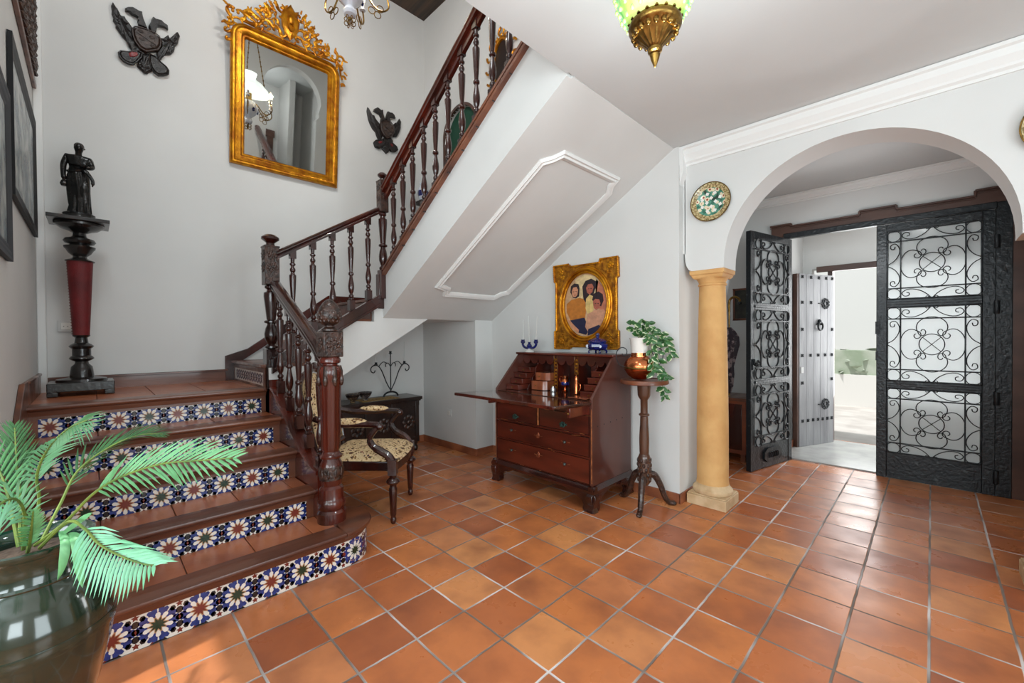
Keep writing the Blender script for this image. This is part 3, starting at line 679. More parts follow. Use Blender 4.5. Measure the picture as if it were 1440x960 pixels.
# ================================================================== IRON DOORS
def grill(mb,x0,x1,z0,z1,y,r=.0048):
    w=x1-x0;h=z1-z0;cx=(x0+x1)/2;cz=(z0+z1)/2
    P=lambda u,v:(x0+u*w,y,z0+v*h)
    bars=[(.16,0,.16,1),(.84,0,.84,1),(0,.16,1,.16),(0,.84,1,.84)]
    for a,b,c,d in bars: mb.bar(P(a,b),P(c,d),.010,.012,up=(0,1,0))
    mb.tube([(cx+.135*w*math.cos(t),y,cz+.135*h*math.sin(t)) for t in [2*PI*k/28 for k in range(28)]],r,6,closed=True)
    for a in (1,-1): mb.tube([(cx-.10*w,y,cz-a*.095*h),(cx+.10*w,y,cz+a*.095*h)],r*.8,6)
    def loop(ax,ay,rot):
        # C scroll: big arc with curled ends, opening towards the centre
        pts=[]
        R=.5
        body=[(R*1.05*math.cos(t)*1.0,.32+R*.78*math.sin(t)) for t in [PI+.35-(PI+.7)*k/20 for k in range(21)]]
        cl=[];
        ex,ey=body[0];c=(ex+.20,ey-.02)
        cl=[(c[0]-.20*(1-.7*k/12)*math.cos(-k*.42),c[1]+.20*(1-.7*k/12)*math.sin(-k*.42)) for k in range(12)][::-1]
        left=cl+body
        right=[(-p[0],p[1]) for p in cl[::-1]]
        for q in left+right:
            u,v=q;u*=ax;v*=ay
            if rot==0: p=(cx+u,y,cz+.5*h*.27+v)
            elif rot==2: p=(cx+u,y,cz-.5*h*.27-v)
            pts.append(p)
        return pts
    def loopside(sg):
        pts=[]
        for p in base:
            u,v=p;pts.append((cx+sg*(.5*w*.27+v*.27*w),y,cz+u*.33*h))
        return pts
    R=.5
    body=[(R*1.1*math.cos(t),.30+R*.75*math.sin(t)) for t in [PI+.45-(PI+.9)*k/22 for k in range(23)]]
    ex,ey=body[0];c=(ex+.17,ey+.0)
    cl=[(c[0]-.17*(1-.65*k/13)*math.cos(.46*k),c[1]-.17*(1-.65*k/13)*math.sin(.46*k)) for k in range(14)][::-1]
    base=cl+body+[(-p[0],p[1]) for p in cl[::-1]]
    for sg in (1,-1):
        mb.tube([(cx+u*.30*w,y,cz+sg*(.115*h+v*.36*h)) for u,v in base],r,6)
        mb.tube([(cx+sg*(.115*w+v*.34*w),y,cz+u*.36*h) for u,v in base],r,6)
    # corner loops and border scrolls
    for a in (.08,.92):
        for b in (.08,.92):
            mb.tube([P(a+.078*math.cos(t),b+.078*math.sin(t)) for t in [2*PI*k/18 for k in range(18)]],r*.85,6,closed=True)
    for b,s in ((0,1),(1,-1)):
        for g in (-1,1):
            # along top/bottom strips
            q=[(.5+g*.01,b+s*.01),(.5+g*.08,b+s*.085),(.5+g*.18,b+s*.135),(.5+g*.27,b+s*.135),(.5+g*.325,b+s*.09),(.5+g*.30,b+s*.045),(.5+g*.25,b+s*.05),(.5+g*.245,b+s*.085),(.5+g*.275,b+s*.095)]
            mb.tube(smoothpath([P(*p) for p in q],3),r,6)
            q=[(b+s*.01,.5+g*.01),(b+s*.085,.5+g*.06),(b+s*.14,.5+g*.15),(b+s*.145,.5+g*.24),(b+s*.10,.5+g*.31),(b+s*.045,.5+g*.29),(b+s*.05,.5+g*.24),(b+s*.085,.5+g*.235),(b+s*.095,.5+g*.27)]
            mb.tube(smoothpath([P(*p) for p in q],3),r,6)
            q=[(.5+g*.012,b+s*.01),(.5+g*.05,b+s*.03),(.5+g*.065,b+s*.015),(.5+g*.05,b+s*.003)]
            mb.tube(smoothpath([P(*p) for p in q],3),r*.8,5)
def iron_leaf(root,x0,x1,H,zs,y0=-.02,y1=.02,heavy=1,flip=1):
    sw=.068
    m=MB()
    m.box(x0,x0+sw,y0,y1,.004,H);m.box(x1-sw,x1,y0,y1,.004,H);m.box(x0+sw,x1-sw,y0,y1,H-.062,H)
    m.box(x0+sw,x1-sw,y0+.004,y1-.004,.004,zs[0][0])
    for (a,b),(c,d) in zip(zs,zs[1:]): m.box(x0+sw,x1-sw,y0,y1,b,c);m.box(x0+sw,x1-sw,y0-.006,y1+.006,(b+c)/2-.012,(b+c)/2+.012)
    fr=m.build('door_frame',M['ironworn'],root,bevel=.003,local=True)
    for a,b in zs:
        g=MB();grill(g,x0+sw,x1-sw,a,b,y0-.004,.0036*heavy);g.build('iron_scrollwork',M['iron'],root,local=True,angle=60)
        g=MB();g.box(x0+sw-.001,x1-sw+.001,.004,.008,a-.001,b+.001);g.build('frosted_pane',M['glassfr'],root,local=True,smooth=False)
        # inner rim of each casement
        g=MB();t=.010
        for X0,X1,Z0,Z1 in ((x0+sw,x1-sw,a,a+t),(x0+sw,x1-sw,b-t,b),(x0+sw,x0+sw+t,a,b),(x1-sw-t,x1-sw,a,b)): g.box(X0,X1,y0-.004,y0+.012,Z0,Z1)
        g.build('casement_rim',M['iron'],root,local=True,bevel=.002)
zsl=[(.225,.785),(.845,1.48),(1.545,2.13)]
d1=bpy.data.objects.new('door_1',None);C.objects.link(d1);d1.location=(1.91,3.46,0);tag(d1,'closed black wrought-iron door leaf with three frosted scrollwork panels','door',kind='structure')
iron_leaf(d1,0,.69,2.195,zsl)
m=MB()
for z in (.15,.75,1.45,1.95): m.lathe([(.014,-.05),(.016,-.045),(.016,.045),(.014,.05)],(.695,-.03,z),10)
m.box(.40,.41,-.022,-.018,.10,.12);m.box(-.006,.03,-.028,-.0,1.25,1.36);m.box(-.004,.012,-.03,-.02,1.02,1.1)
m.build('hinge',M['iron'],d1,local=True,angle=40)
m=MB();m.box(.688,.775,-.012,.03,0,2.25);m.box(-.70,.695,-.03,.03,2.20,2.25);m.box(-.72,-.66,-.0,.05,0,2.25)
m.build('iron_door_frame',M['ironworn'],d1,local=True,bevel=.004)
d2=bpy.data.objects.new('door_2',None);C.objects.link(d2);d2.location=(1.249,3.50,0);d2.rotation_euler=(0,0,math.radians(-103.7));tag(d2,'open black wrought-iron door leaf standing beside the column','door',kind='structure')
iron_leaf(d2,0,.735,2.195,zsl,y0=-.022,y1=.022,heavy=1.7)
def both(m_,name,mt): return m_.build(name,mt,d2,local=True,angle=40)
# front of the leaf faces the foyer: repeat the heavier scrolls on that side
for a,b in zsl:
    g=MB();grill(g,.068,.667,a,b,.028,.0075);g.build('iron_scrollwork',M['iron'],d2,local=True,angle=60)
m=MB();m.prism([(.22,.09),(.27,.055),(.47,.055),(.52,.09),(.52,.15),(.47,.185),(.27,.185),(.22,.15)],'y',.0,.034)
for k in range(5):
    m.tube([(.30+.035*k+.014*math.cos(t),.036,.12+.028*math.sin(t)) for t in [2*PI*j/12 for j in range(12)]],.004,5,closed=True)
both(m,'letter_flap',M['iron'])
m=MB();m.ball((.69,.05,.98),.02,.02,.02);m.lathe([(.008,0),(.008,.05)],(.69,.03,.98),8);m.box(.67,.71,.015,.028,.93,1.03);both(m,'door_handle',M['iron'])
# wooden surround with stepped head and panelled side
m=MB()
hd=[(1.10,2.22),(1.10,2.335),(1.265,2.335),(1.265,2.312),(1.80,2.312),(1.80,2.345),(2.03,2.345),(2.03,2.312),(2.50,2.312),(2.50,2.355),(2.92,2.355),(2.92,0),(2.68,0),(2.68,2.25),(1.23,2.25),(1.23,0),(1.10,0),(1.10,2.2)]
m.prism(hd,'y',3.455,3.50)
up=[(1.09,2.343),(1.273,2.343),(1.273,2.32),(1.792,2.32),(1.792,2.353),(2.038,2.353),(2.038,2.32),(2.492,2.32),(2.492,2.363),(2.93,2.363)]
for a,b in zip(up,up[1:]): m.bar((a[0],3.45,a[1]),(b[0],3.45,b[1]),.018,.016,up=(0,0,1) if a[1]==b[1] else (1,0,0));m.bar((a[0],3.452,a[1]-.02),(b[0],3.452,b[1]-.02),.008,.006,up=(0,0,1) if a[1]==b[1] else (1,0,0))
for z0,z1 in ((.16,.72),(.80,1.38),(1.46,2.1)):
    for q in (0,.012):
        for X0,X1,Z0,Z1 in ((2.775,2.905,z0,z0+.01),(2.775,2.905,z1-.01,z1),(2.775,2.785,z0,z1),(2.895,2.905,z0,z1)): m.box(X0,X1,3.446,3.456,Z0,Z1)
    m.box(2.80,2.88,3.449,3.456,z0+.03,z1-.03)
struct('trim_5',m,M['doorwood'],bevel=.002)
# ================================================================== STREET DOOR
d3=bpy.data.objects.new('door_3',None);C.objects.link(d3);d3.location=(1.437,4.60,.012);d3.rotation_euler=(0,0,math.atan2(4.07-4.60,1.205-1.437));tag(d3,'silver-grey plank street door with iron studs, standing open','door',kind='structure')
Wd=.58;Hd=1.91
m=MB()
for k in range(5): m.box(Wd*k/5+.001,Wd*(k+1)/5-.001,-.02,.025,0,Hd)
m.build('door_planks',M['silverwood'],d3,local=True,bevel=.002)
m=MB();m.box(Wd,Wd+.03,-.03,.02,0,Hd);m.box(0,Wd,-.045,-.02,0,Hd);m.build('door_edge',M['doorwood'],d3,local=True,bevel=.002)
m=MB()
zz=lambda yy: Hd*(1-(yy-95)/832)
uu=lambda xx: Wd*(1-((xx-98)/142)**.92) if xx>98 else Wd
st_=[(x,110) for x in (107,140,172,204,232)]+[(107,232),(140,232),(107,362),(232,362)]+[(x,488) for x in (107,138,170,200,230)]+[(107,620),(230,608)]+[(108+20.3*k,803) for k in range(7)]
for x,yv in st_:
    u=min(max(uu(x),.025),Wd-.025);z=zz(yv)
    for k in range(4):
        a=PI/4+PI/2*k;m.ball((u+.013*math.cos(a),.028,z+.013*math.sin(a)),.009,.007,.009,8,5)
    m.ball((u,.031,z),.009,.009,.009,8,5)
m.build('iron_stud',M['iron'],d3,local=True)
m=MB()
for yv in (235,730):
    z=zz(yv);u=uu(200)
    for k in range(9):
        a=2*PI*k/9;m.tube([(u+.05*math.cos(a)+.016*math.cos(t),.03,z+.045*math.sin(a)+.016*math.sin(t)) for t in [2*PI*j/9 for j in range(9)]],.0045,5,closed=True)
    m.tube([(u+.028*math.cos(t),.03,z+.026*math.sin(t)) for t in [2*PI*j/14 for j in range(14)]],.006,5,closed=True)
    m.bar((u+.06,.03,z),(u+.12,.03,z),.008,.01)
m.build('pierced_plate',M['iron'],d3,local=True)
m=MB();z=zz(345);u=uu(172)
m.ball((u,.035,z+.05),.02,.02,.025);m.ball((u-.03,.035,z+.02),.014);m.ball((u+.03,.035,z+.02),.014)
m.tube([(u+.04*math.cos(t),.045,z-.005+.045*math.sin(t)) for t in [2*PI*j/18 for j in range(18)]],.009,7,closed=True)
m.build('door_knocker',M['iron'],d3,local=True)
m=MB();z=zz(557);m.box(Wd-.06,Wd-.02,.024,.032,z-.035,z+.03);m.build('lock_plate',M['outlet'],d3,local=True,bevel=.002)
struct('trim_6',MB().box(1.30,2.80,4.56,4.60,1.975,2.04).box(1.40,1.445,4.60,4.75,0,2.0).box(2.72,2.78,4.56,4.6,0,2.04),M['doorwood'],bevel=.003)
# ================================================================== GREENERY OUTSIDE
m=MB();rnd=random.Random(3)
for k in range(420):
    x=rnd.uniform(-3.5,6);y=rnd.uniform(9.6,10.2);z=rnd.uniform(.3,.95)
    a=rnd.uniform(0,6.28);s=rnd.uniform(.10,.2);M_=Matrix.Rotation(a,3,'Z')@Matrix.Rotation(rnd.uniform(-1,1),3,'X')
    m.add([Vector((x,y,z))+M_@Vector(p) for p in ((-s,0,0),(0,-s*.4,0),(s,0,.05),(0,s*.4,0))],[(0,1,2,3)])
m.prism([(9.7,.42),(10.1,.42),(10.1,.92),(9.7,.92)],'x',-3.5,6)
o=m.build('hedge',mat('hedge_green',(150,164,140),.8,col2=(186,192,176),scale=3),None,smooth=False)
struct('wall_planter',MB().box(-3.5,6,9.6,10.2,-.25,.42),mat('white_planter',(226,224,218),.8),smooth=False)
tag(o,'low green hedge across the sunny courtyard beyond the street door','hedge')
# ================================================================== BUREAU
bu=thing('slant_front_bureau','reddish mahogany slant-front bureau with its writing lid open against the white wall','bureau',(.05,1.33,0))
BX0,BX1,BF,BB=-.448,.556,1.06,1.60
side=[(BF,.165),(BB,.165),(BB,1.09),(1.345,1.09),(BF,.80),(BF,.775)]
for x0,x1 in ((BX0,BX0+.02),(BX1-.02,BX1)):
    m=MB().prism(side,'x',x0,x1)
    m.build('side_panel',M['bureauside'],bu,bevel=.002)
m=MB();m.box(BX0-.008,BX1+.008,1.325,BB,1.09,1.108);m.build('top_board',M['bureau'],bu,bevel=.004)
m=MB();m.box(BX0+.02,BX1-.02,BB-.012,BB,.165,1.09);m.box(BX0+.02,BX1-.02,BF+.01,BB,.165,.185);m.box(BX0+.02,BX1-.02,BF+.004,BB,.745,.765)
m.box(BX0+.02,BX1-.02,BF+.03,BB-.02,.19,.74)
m.build('carcass',M['bureau'],bu)
m=MB();pr=[(BF-.028,.135),(BF-.030,.155),(BF-.018,.165),(BF-.004,.182),(BF+.02,.182),(BF+.02,.135)]
m.prism(pr,'x',BX0-.03,BX1+.03)
m.prism([(BX1-.02,.135),(BX1-.02,.182),(BX1+.004,.182),(BX1+.018,.165),(BX1+.030,.155),(BX1+.028,.135)],'y',BF-.028,BB)
m.prism([(BX0+.02,.135),(BX0+.02,.182),(BX0-.004,.182),(BX0-.018,.165),(BX0-.030,.155),(BX0-.028,.135)],'y',BF-.028,BB)
m.build('base_moulding',M['maho'],bu,angle=30)
# ogee bracket feet
ft=[(-.012,0),(.075,0),(.088,.02),(.082,.05),(.095,.075),(.14,.10),(.20,.115),(.25,.136),(-.006,.136),(-.02,.12),(-.022,.095),(-.008,.06),(.0,.03)]
for sx,xb in ((1,BX0-.02),(-1,BX1+.02)):
    m=MB();m.prism([(xb+sx*a,b) for a,b in ft],'y',BF-.026,BF+.03);m.prism([(BF-.02+a,b) for a,b in ft],'x',xb,xb+sx*.05)
    m.build('bracket_foot',M['maho'],bu,bevel=.003)
    m=MB();m.prism([(BB-a,b) for a,b in ft],'x',xb,xb+sx*.05);m.build('bracket_foot',M['maho'],bu,bevel=.003)
# drawers
def handle(parent,x,z,kind):
    m=MB()
    if kind=='v':
        for k in range(7):
            a=2*PI*k/7;m.ball((x+.018*math.cos(a),BF-.010,z+.014*math.sin(a)),.009,.005,.009,8,5)
        m.box(x-.034,x+.034,BF-.010,BF-.004,z-.007,z+.007);m.lathe([(.006,0),(.006,.01)],(x,BF-.016,z-.005),8)
        m.tube([(x-.02,BF-.014,z-.002),(x-.016,BF-.022,z-.016),(x+.016,BF-.022,z-.016),(x+.02,BF-.014,z-.002)],.003,6)
        m.build('drawer_handle',M['verdigris'],parent)
    elif kind=='k':
        m.ball((x,BF-.020,z),.012,.010,.012);m.ball((x,BF-.008,z),.006,.012,.006)
        m.build('drawer_knob',mat('pewter_knob',(84,88,84),.35,.6) if 'pewter' not in M else M['pewter'],parent)
    else:
        m.ball((x,BF-.005,z),.014,.004,.02,12,7);m.ball((x,BF-.005,z+.018),.009,.004,.009,10,6);m.tube([(x+.016*math.cos(t),BF-.010,z-.004+.014*math.sin(t)) for t in [2*PI*j/14 for j in range(14)]],.0022,5,closed=True)
        m.build('keyhole_plate',mat('copper_red_plate',(150,84,60),.35,.6) if 'cplate' not in M else M['cplate'],parent)
M['pewter']=mat('pewter_knob',(84,88,84),.35,.6);M['cplate']=mat('copper_red_plate',(158,90,62),.35,.6)
def drawer(x0,x1,z0,z1,name='drawer'):
    m=MB();m.box(x0,x1,BF-.004,BF+.03,z0,z1);d=m.build(name,M['bureau'],bu,bevel=.003)
    e=MB();t=.004
    for X0,X1,Z0,Z1 in ((x0,x1,z0,z0+t),(x0,x1,z1-t,z1),(x0,x0+t,z0,z1),(x1-t,x1,z0,z1)): e.box(X0,X1,BF-.007,BF-.003,Z0,Z1)
    e.build('cockbead',M['maho'],d);return d
g=.004;xa=BX0+.022;xc=BX1-.022;xm=.05
d=drawer(xa,xm-.012,.545,.685);handle(d,-.20,.585,'v')
d=drawer(xm+.012,xc,.545,.685);handle(d,.30,.59,'v')
d=drawer(xa,xc,.385,.528);handle(d,-.238,.466,'k');handle(d,.322,.462,'k');handle(d,.05,.464,'p')
d=drawer(xa,xc,.192,.372);handle(d,-.238,.298,'k');handle(d,.322,.297,'k');handle(d,.052,.312,'p')
m=MB();m.box(xa,xc,BF-.002,BF+.03,.530,.543);m.box(xa,xc,BF-.002,BF+.03,.373,.384);m.box(xm-.011,xm+.011,BF-.003,BF+.03,.543,.69);m.box(xa,xc,BF-.001,BF+.03,.688,.745)
m.build('drawer_rail',M['bureau'],bu)
m=MB();m.box(xm-.010,xm+.010,BF-.006,BF-.002,.55,.685);m.box(BX0,BX0+.006,BF-.003,BF,.20,.73);m.box(BX1-.008,BX1-.001,BF-.003,BF,.20,.73);m.build('pale_inlay',M['bureaulight'],bu)
m=MB();rw=random.Random(4)
for k in range(26):
    x=rw.uniform(BX0+.03,BX1-.05);z=rw.choice((.545,.685,.528,.385,.372,.192))+rw.uniform(-.003,.003);l=rw.uniform(.008,.05)
    m.box(x,x+l,BF-.0078,BF-.0066,z-.0012,z+.0012)
for x,z in ((-.238,.466),(.322,.462),(-.238,.298),(.322,.297),(.05,.464),(.052,.312)):
    for q in (-1,1): m.box(x+q*.03-.012,x+q*.03+.012,BF-.0078,BF-.003,z-.0012,z+.0012)
m.build('worn_scratch',M['bureaulight'],bu,smooth=False)['kind']='stuff'
for k in range(5):
    m=MB();m.ball((BX1+.0005,1.13+k*.085,.60+.004*k),.002,.006,.006,8,5);m.build('dark_dowel',M['dark'],bu)
# lopers holding the lid, and the lid
for x in (-.39,.50):
    m=MB();m.box(x-.012,x+.012,.93 if x<0 else .86,BF+.1,.69,.757);l=m.build('lid_support',M['bureau'],bu,bevel=.003)
    m=MB();m.ball((x,.925 if x<0 else .855,.72),.008);m.build('pull_knob',M['brass'],l)
m=MB();m.prism([(-.62,.745),(.475,.745),(.555,1.075),(-.46,1.075)],'z',.760,.780)
ld=m.build('writing_lid',M['desktop'],bu,bevel=.005)
m=MB();m.bar((-.61,.74,.768),(.47,.74,.768),.012,.024);m.build('lid_moulding',M['mahored'],ld,bevel=.003)
# interior: floor, back, fittings
m=MB();m.box(BX0+.02,BX1-.02,BF+.01,BB-.012,.765,.785);m.build('interior_floor',M['desktop'],bu)
yI=1.40
def yslope(z): return BF+(z-.80)*(1.345-BF)/(1.09-.80)
for x in (-.045,.175):
    m=MB();m.box(x-.018,x+.018,yI,BB-.02,.785,1.085);m.build('interior_pillar',M['mahored'],bu,bevel=.002)
m=MB()
for x in (-.045,.175):
    for k in range(9):
        z=.81+k*.03
        m.ball((x,yI-.002,z),.010,.005,.010,8,5)
    m.box(x-.018,x-.014,yI-.004,yI,.785,1.085);m.box(x+.014,x+.018,yI-.004,yI,.785,1.085)
m.build('gilt_carving',M['goldd'],bu)
def scallop(x0,x1,n):
    p=[(x0,1.085),(x0,1.045)]
    w=(x1-x0)/n
    for k in range(n):
        for j in range(1,7):
            t=j/6;p.append((x0+w*(k+t),1.030-.026*math.sin(PI*t)+(0.016 if j==6 else 0)))
    p+=[(x1,1.085)];return p
m=MB()
for x0,x1,n in ((BX0+.02,-.063,4),(-.027,.157,2),(.193,BX1-.02,4)): m.prism(scallop(x0,x1,n),'y',yI-.006,yI+.006)
m.build('scalloped_valance',M['bureau'],bu,bevel=.002)
# curved pigeonhole dividers
for x,sx in ((-.265,1),(.365,-1)):
    pr=[(BB-.02,.785),(1.27,.785),(1.285,.82),(1.33,.85),(1.335,.89),(1.37,.92),(1.38,.97),(1.41,1.0),(1.41,1.07),(BB-.02,1.085)]
    MB().prism(pr,'x',x-.006,x+.006).build('curved_divider',M['bureaulight'] if False else M['mahored'],bu,bevel=.002)
# stepped small drawers left and right
for x0,x1 in ((BX0+.025,-.275),(.375,BX1-.025)):
    for k in range(4):
        z0=.787+k*.048;yf=1.17+k*.05
        m=MB();m.box(x0,x1,yf,yf+.14,z0,z0+.044);m.box(x0,x1,yf-.006,yf,z0+.036,z0+.046)
        dd=m.build('small_drawer',M['bureau'],bu,bevel=.002)
        MB().ball(((x0+x1)/2,yf-.006,z0+.02),.006).build('drawer_knob',M['brass'],dd)
# bowed drawers, left compartment (two tiers)
for z0,z1,xx0,xx1,yf in ((.79,.865,-.255,-.068,1.31),(.870,.935,-.24,-.068,1.35)):
    m=MB();n=16;pts=[(xx0+(xx1-xx0)*k/n,yf-.032*math.sin(PI*k/n)-.010*math.sin(3*PI*k/n)) for k in range(n+1)]
    m.prism(pts+[(xx1,1.52),(xx0,1.52)],'z',z0,z1)
    dd=m.build('bowed_drawer',M['copperwood'],bu,angle=40)
    MB().ball(((xx0+xx1)/2,yf-.048,(z0+z1)/2),.006).build('drawer_knob',M['brass'],dd)
# things kept in the bureau
t=thing('lustre_jug','small copper lustre jug with a blue band, standing in the middle pigeonhole of the bureau','jug',(.085,1.36,.787))
m=MB();m.lathe([(.022,0),(.024,.006),(.012,.016),(.010,.028),(.022,.04),(.034,.058),(.036,.075),(.030,.092),(.024,.104),(.027,.122),(.030,.13),(.026,.128),(.020,.105)],seg=22)
m.build('jug_body',M['copper'],t,local=True)
m=MB();m.lathe([(.0345,.058),(.0372,.066),(.0372,.074),(.034,.083)],seg=22);m.build('blue_band',M['cobalt'],t,local=True)
m=MB();m.tube(smoothpath([(-.025,0,.12),(-.048,0,.125),(-.056,0,.10),(-.048,0,.075),(-.033,0,.066)],4),.004,7);m.build('jug_handle',M['copper'],t,local=True)
t=thing('copper_mug','narrow copper mug with a side handle, right of the jug in the bureau','mug',(.245,1.30,.787))
m=MB();m.lathe([(.020,0),(.022,.004),(.019,.02),(.019,.10),(.016,.105),(.015,.15),(.017,.155),(.013,.153),(.012,.11)],seg=20);m.build('mug_body',M['copper'],t,local=True)
m=MB();m.tube(smoothpath([(.018,0,.085),(.038,0,.08),(.04,0,.055),(.03,0,.03),(.019,0,.025)],4),.004,7);m.build('mug_handle',M['copper'],t,local=True)
t=thing('glass_inkwell','small clear and silver inkwell on the bureau floor beside the jug','inkwell',(.005,1.30,.787))
m=MB();m.lathe([(.024,0),(.025,.004),(.022,.03),(.015,.036),(.014,.042)],seg=18);m.build('inkwell_base',mat('silver_metal',(190,190,190),.25,.9),t,local=True)
m=MB();m.lathe([(.012,.042),(.015,.046),(.010,.055),(0,.058)],seg=14);m.build('inkwell_cap',M['brass'],t,local=True)
m=MB();m.box(-.085,.085,-.05,.05,0,.006);o=m.build('letter_tray',M['copperwood'],None,bevel=.003,local=True);o.location=(.40,1.14,.788) ;o.rotation_euler=(0,0,-.05);tag(o,'thin red-brown leather folder lying on the right end of the writing lid','folder')
# candlestick and box on top
t=thing('porcelain_candelabrum','blue and white porcelain two-branch candelabrum with three thin tapers on the bureau top','candelabrum',(-.41,1.46,1.108))
m=MB();m.lathe([(.045,0),(.047,.006),(.035,.014),(.016,.022),(.012,.03)],seg=20);m.build('candelabrum_base',M['white'],t,local=True)
m=MB();m.lathe([(.012,.028),(.022,.042),(.026,.055),(.018,.07),(.010,.078),(.014,.085),(.010,.092)],seg=16)
for s in (1,-1):
    m.tube(smoothpath([(0,0,.045),(s*.03,0,.035),(s*.065,0,.045),(s*.085,0,.068),(s*.083,0,.082)],4),[.011]*17,8)
    m.lathe([(.010,0),(.020,.008),(.022,.02),(.016,.03),(.020,.038)],(s*.083,0,.075),14)
m.build('candelabrum_arms',M['cobalt'],t,local=True)
m=MB()
for x,z0,z1,lean in ((0,.085,.335,-.012),(-.083,.11,.30,.004),(.083,.11,.33,.014)):
    m.tube([(x,0,z0),(x+lean,0,z1)],[.006,.0035],8)
m.build('taper_candle',mat('grey_white_wax',(200,200,196),.5),t,local=True)
t=thing('porcelain_casket','lidded blue and white porcelain box on little feet, on the right of the bureau top','porcelain box',(.335,1.47,1.108))
m=MB()
m.lathe([(.05,.028),(.075,.035),(.088,.055),(.086,.075),(.072,.088),(.078,.094)],seg=8);m.build('casket_body',M['cobalt'],t,local=True)
m=MB();m.lathe([(.079,.092),(.08,.10),(.06,.115),(.03,.125),(.014,.13),(.012,.14),(.018,.15),(.012,.163),(0,.168)],seg=8);m.build('casket_lid',M['cobalt'],t,local=True)
m=MB()
for a in (0.8,2.35,3.9,5.5): m.tube(smoothpath([(.05*math.cos(a),.05*math.sin(a),.034),(.075*math.cos(a),.07*math.sin(a),.02),(.07*math.cos(a),.065*math.sin(a),.004)],3),.007,7)
m.build('casket_foot',M['cobalt'],t,local=True)
m=MB();m.ball((-.055,-.062,.06),.02,.006,.014);m.ball((.06,-.058,.058),.014,.006,.012);m.build('white_cartouche',M['porc'],t,local=True)
# ================================================================== PORTRAIT
t=thing('portrait_picture','oval portrait of three dark-haired women in a square gilded frame above the bureau','picture',(.108,YD,1.52))
X0,X1,Z0,Z1=-.192,.408,1.162,1.878
fo=[(-.222,1.748),(-.232,1.897),(-.058,1.897),(-.055,1.872),(.266,1.872),(.269,1.899),(.440,1.899),(.444,1.738),(.424,1.733),(.424,1.299),(.444,1.292),(.444,1.142),(.27,1.142),(.265,1.160),(-.046,1.160),(-.050,1.139),(-.222,1.139),(-.222,1.295),(-.203,1.302),(-.203,1.743)]
ocx,ocz,oa,ob=.112,1.522,.222,.275
m=MB()
# flat spandrel plate with oval hole
n=40;inner=circle((ocx,ocz),oa+.055,ob+.06,n=n)
def ray_to(poly,c,a):
    best=None;d=(math.cos(a),math.sin(a))
    for i in range(len(poly)):
        p,q=poly[i],poly[(i+1)%len(poly)];ex,ey=q[0]-p[0],q[1]-p[1];den=d[0]*ey-d[1]*ex
        if abs(den)<1e-9: continue
        tt=((p[0]-c[0])*ey-(p[1]-c[1])*ex)/den;ss=((p[0]-c[0])*d[1]-(p[1]-c[1])*d[0])/den
        if tt>0 and -1e-6<=ss<=1+1e-6 and (best is None or tt>best): best=tt
    return (c[0]+d[0]*best,c[1]+d[1]*best)
angs=sorted(set([2*PI*k/48 for k in range(48)]+[math.atan2(p[1]-ocz,p[0]-ocx)%(2*PI)+e for p in fo for e in (-1e-4,1e-4)]))
ou=[ray_to(fo,(ocx,ocz),a) for a in angs]
def ell(a,ra,rb):
    k=1/math.sqrt((math.cos(a)/ra)**2+(math.sin(a)/rb)**2);return (ocx+k*math.cos(a),ocz+k*math.sin(a))
inn=[ell(a,oa+.02,ob+.02) for a in angs];N_=len(angs)
vs=[(p[0],YD-.002,p[1]) for p in ou]+[(p[0],YD-.030,p[1]) for p in ou]+[(p[0],YD-.030,p[1]) for p in inn]
m.add(vs,[(i,(i+1)%N_,(i+1)%N_+N_,i+N_) for i in range(N_)]+[(i+N_,(i+1)%N_+N_,(i+1)%N_+2*N_,i+2*N_) for i in range(N_)])
m.build('frame_plate',M['goldd'],t,smooth=False)
m=MB();m.tube([(p[0],YD-.032,p[1]) for p in fo],.009,6,closed=True)
L_=0
for i in range(len(fo)):
    a,b=Vector((fo[i][0],fo[i][1])),Vector((fo[(i+1)%len(fo)][0],fo[(i+1)%len(fo)][1]));k=int((b-a).length/.017)
    for j in range(k):
        p=a.lerp(b,(j+.5)/max(1,k));m.ball((p.x,YD-.038,p.y),.0075,.006,.0075,6,4)
m.build('beaded_edge',M['gold'],t)
m=MB()
for ra,rb,r,yy in ((oa+.052,ob+.054,.010,.034),(oa+.034,ob+.036,.015,.040),(oa+.010,ob+.010,.012,.030)):
    m.tube([(ocx+ra*math.cos(a),YD-yy,ocz+rb*math.sin(a)) for a in [2*PI*k/48 for k in range(48)]],r,8,closed=True)
m.build('oval_moulding',M['gold'],t)
m=MB()
for sx,sz in ((-1,1),(1,1),(-1,-1),(1,-1)):
    c=(ocx+sx*.26,ocz+sz*.315)
    for k in range(5):
        a=2*PI*k/5+.3;m.ball((c[0]+.018*math.cos(a),YD-.034,c[1]+.018*math.sin(a)),.014,.008,.014,8,5)
    m.ball((c[0],YD-.038,c[1]),.01)
    for a in (0,1,2,3): m.ball((c[0]-sx*.03*math.cos(a*.5),YD-.032,c[1]-sz*.045-sz*.02*math.sin(a)),.012,.006,.009,8,5)
m.build('corner_flower',M['gold'],t)
cols={'bg':(206,168,128),'bg2':(196,120,92),'skin':(206,142,108),'skin2':(176,98,78),'hair':(40,26,34),'or':(192,118,42),'crm':(222,190,120),'pk':(206,150,120),'navy':(28,30,62),'dk':(60,34,40),'lip':(150,50,50),'bg3':(226,200,150)}
for k,v in cols.items(): M['pt_'+k]=mat('painted_'+k,v,.5,col2=tuple(int(c*.86) for c in v),scale=30,coat=.2)
def flat(name,mat_,poly,o): 
    m=MB();m.prism(poly,'y',YD-.016-o*.0004,YD-.012);return m.build(name,mat_,t_can,smooth=False)
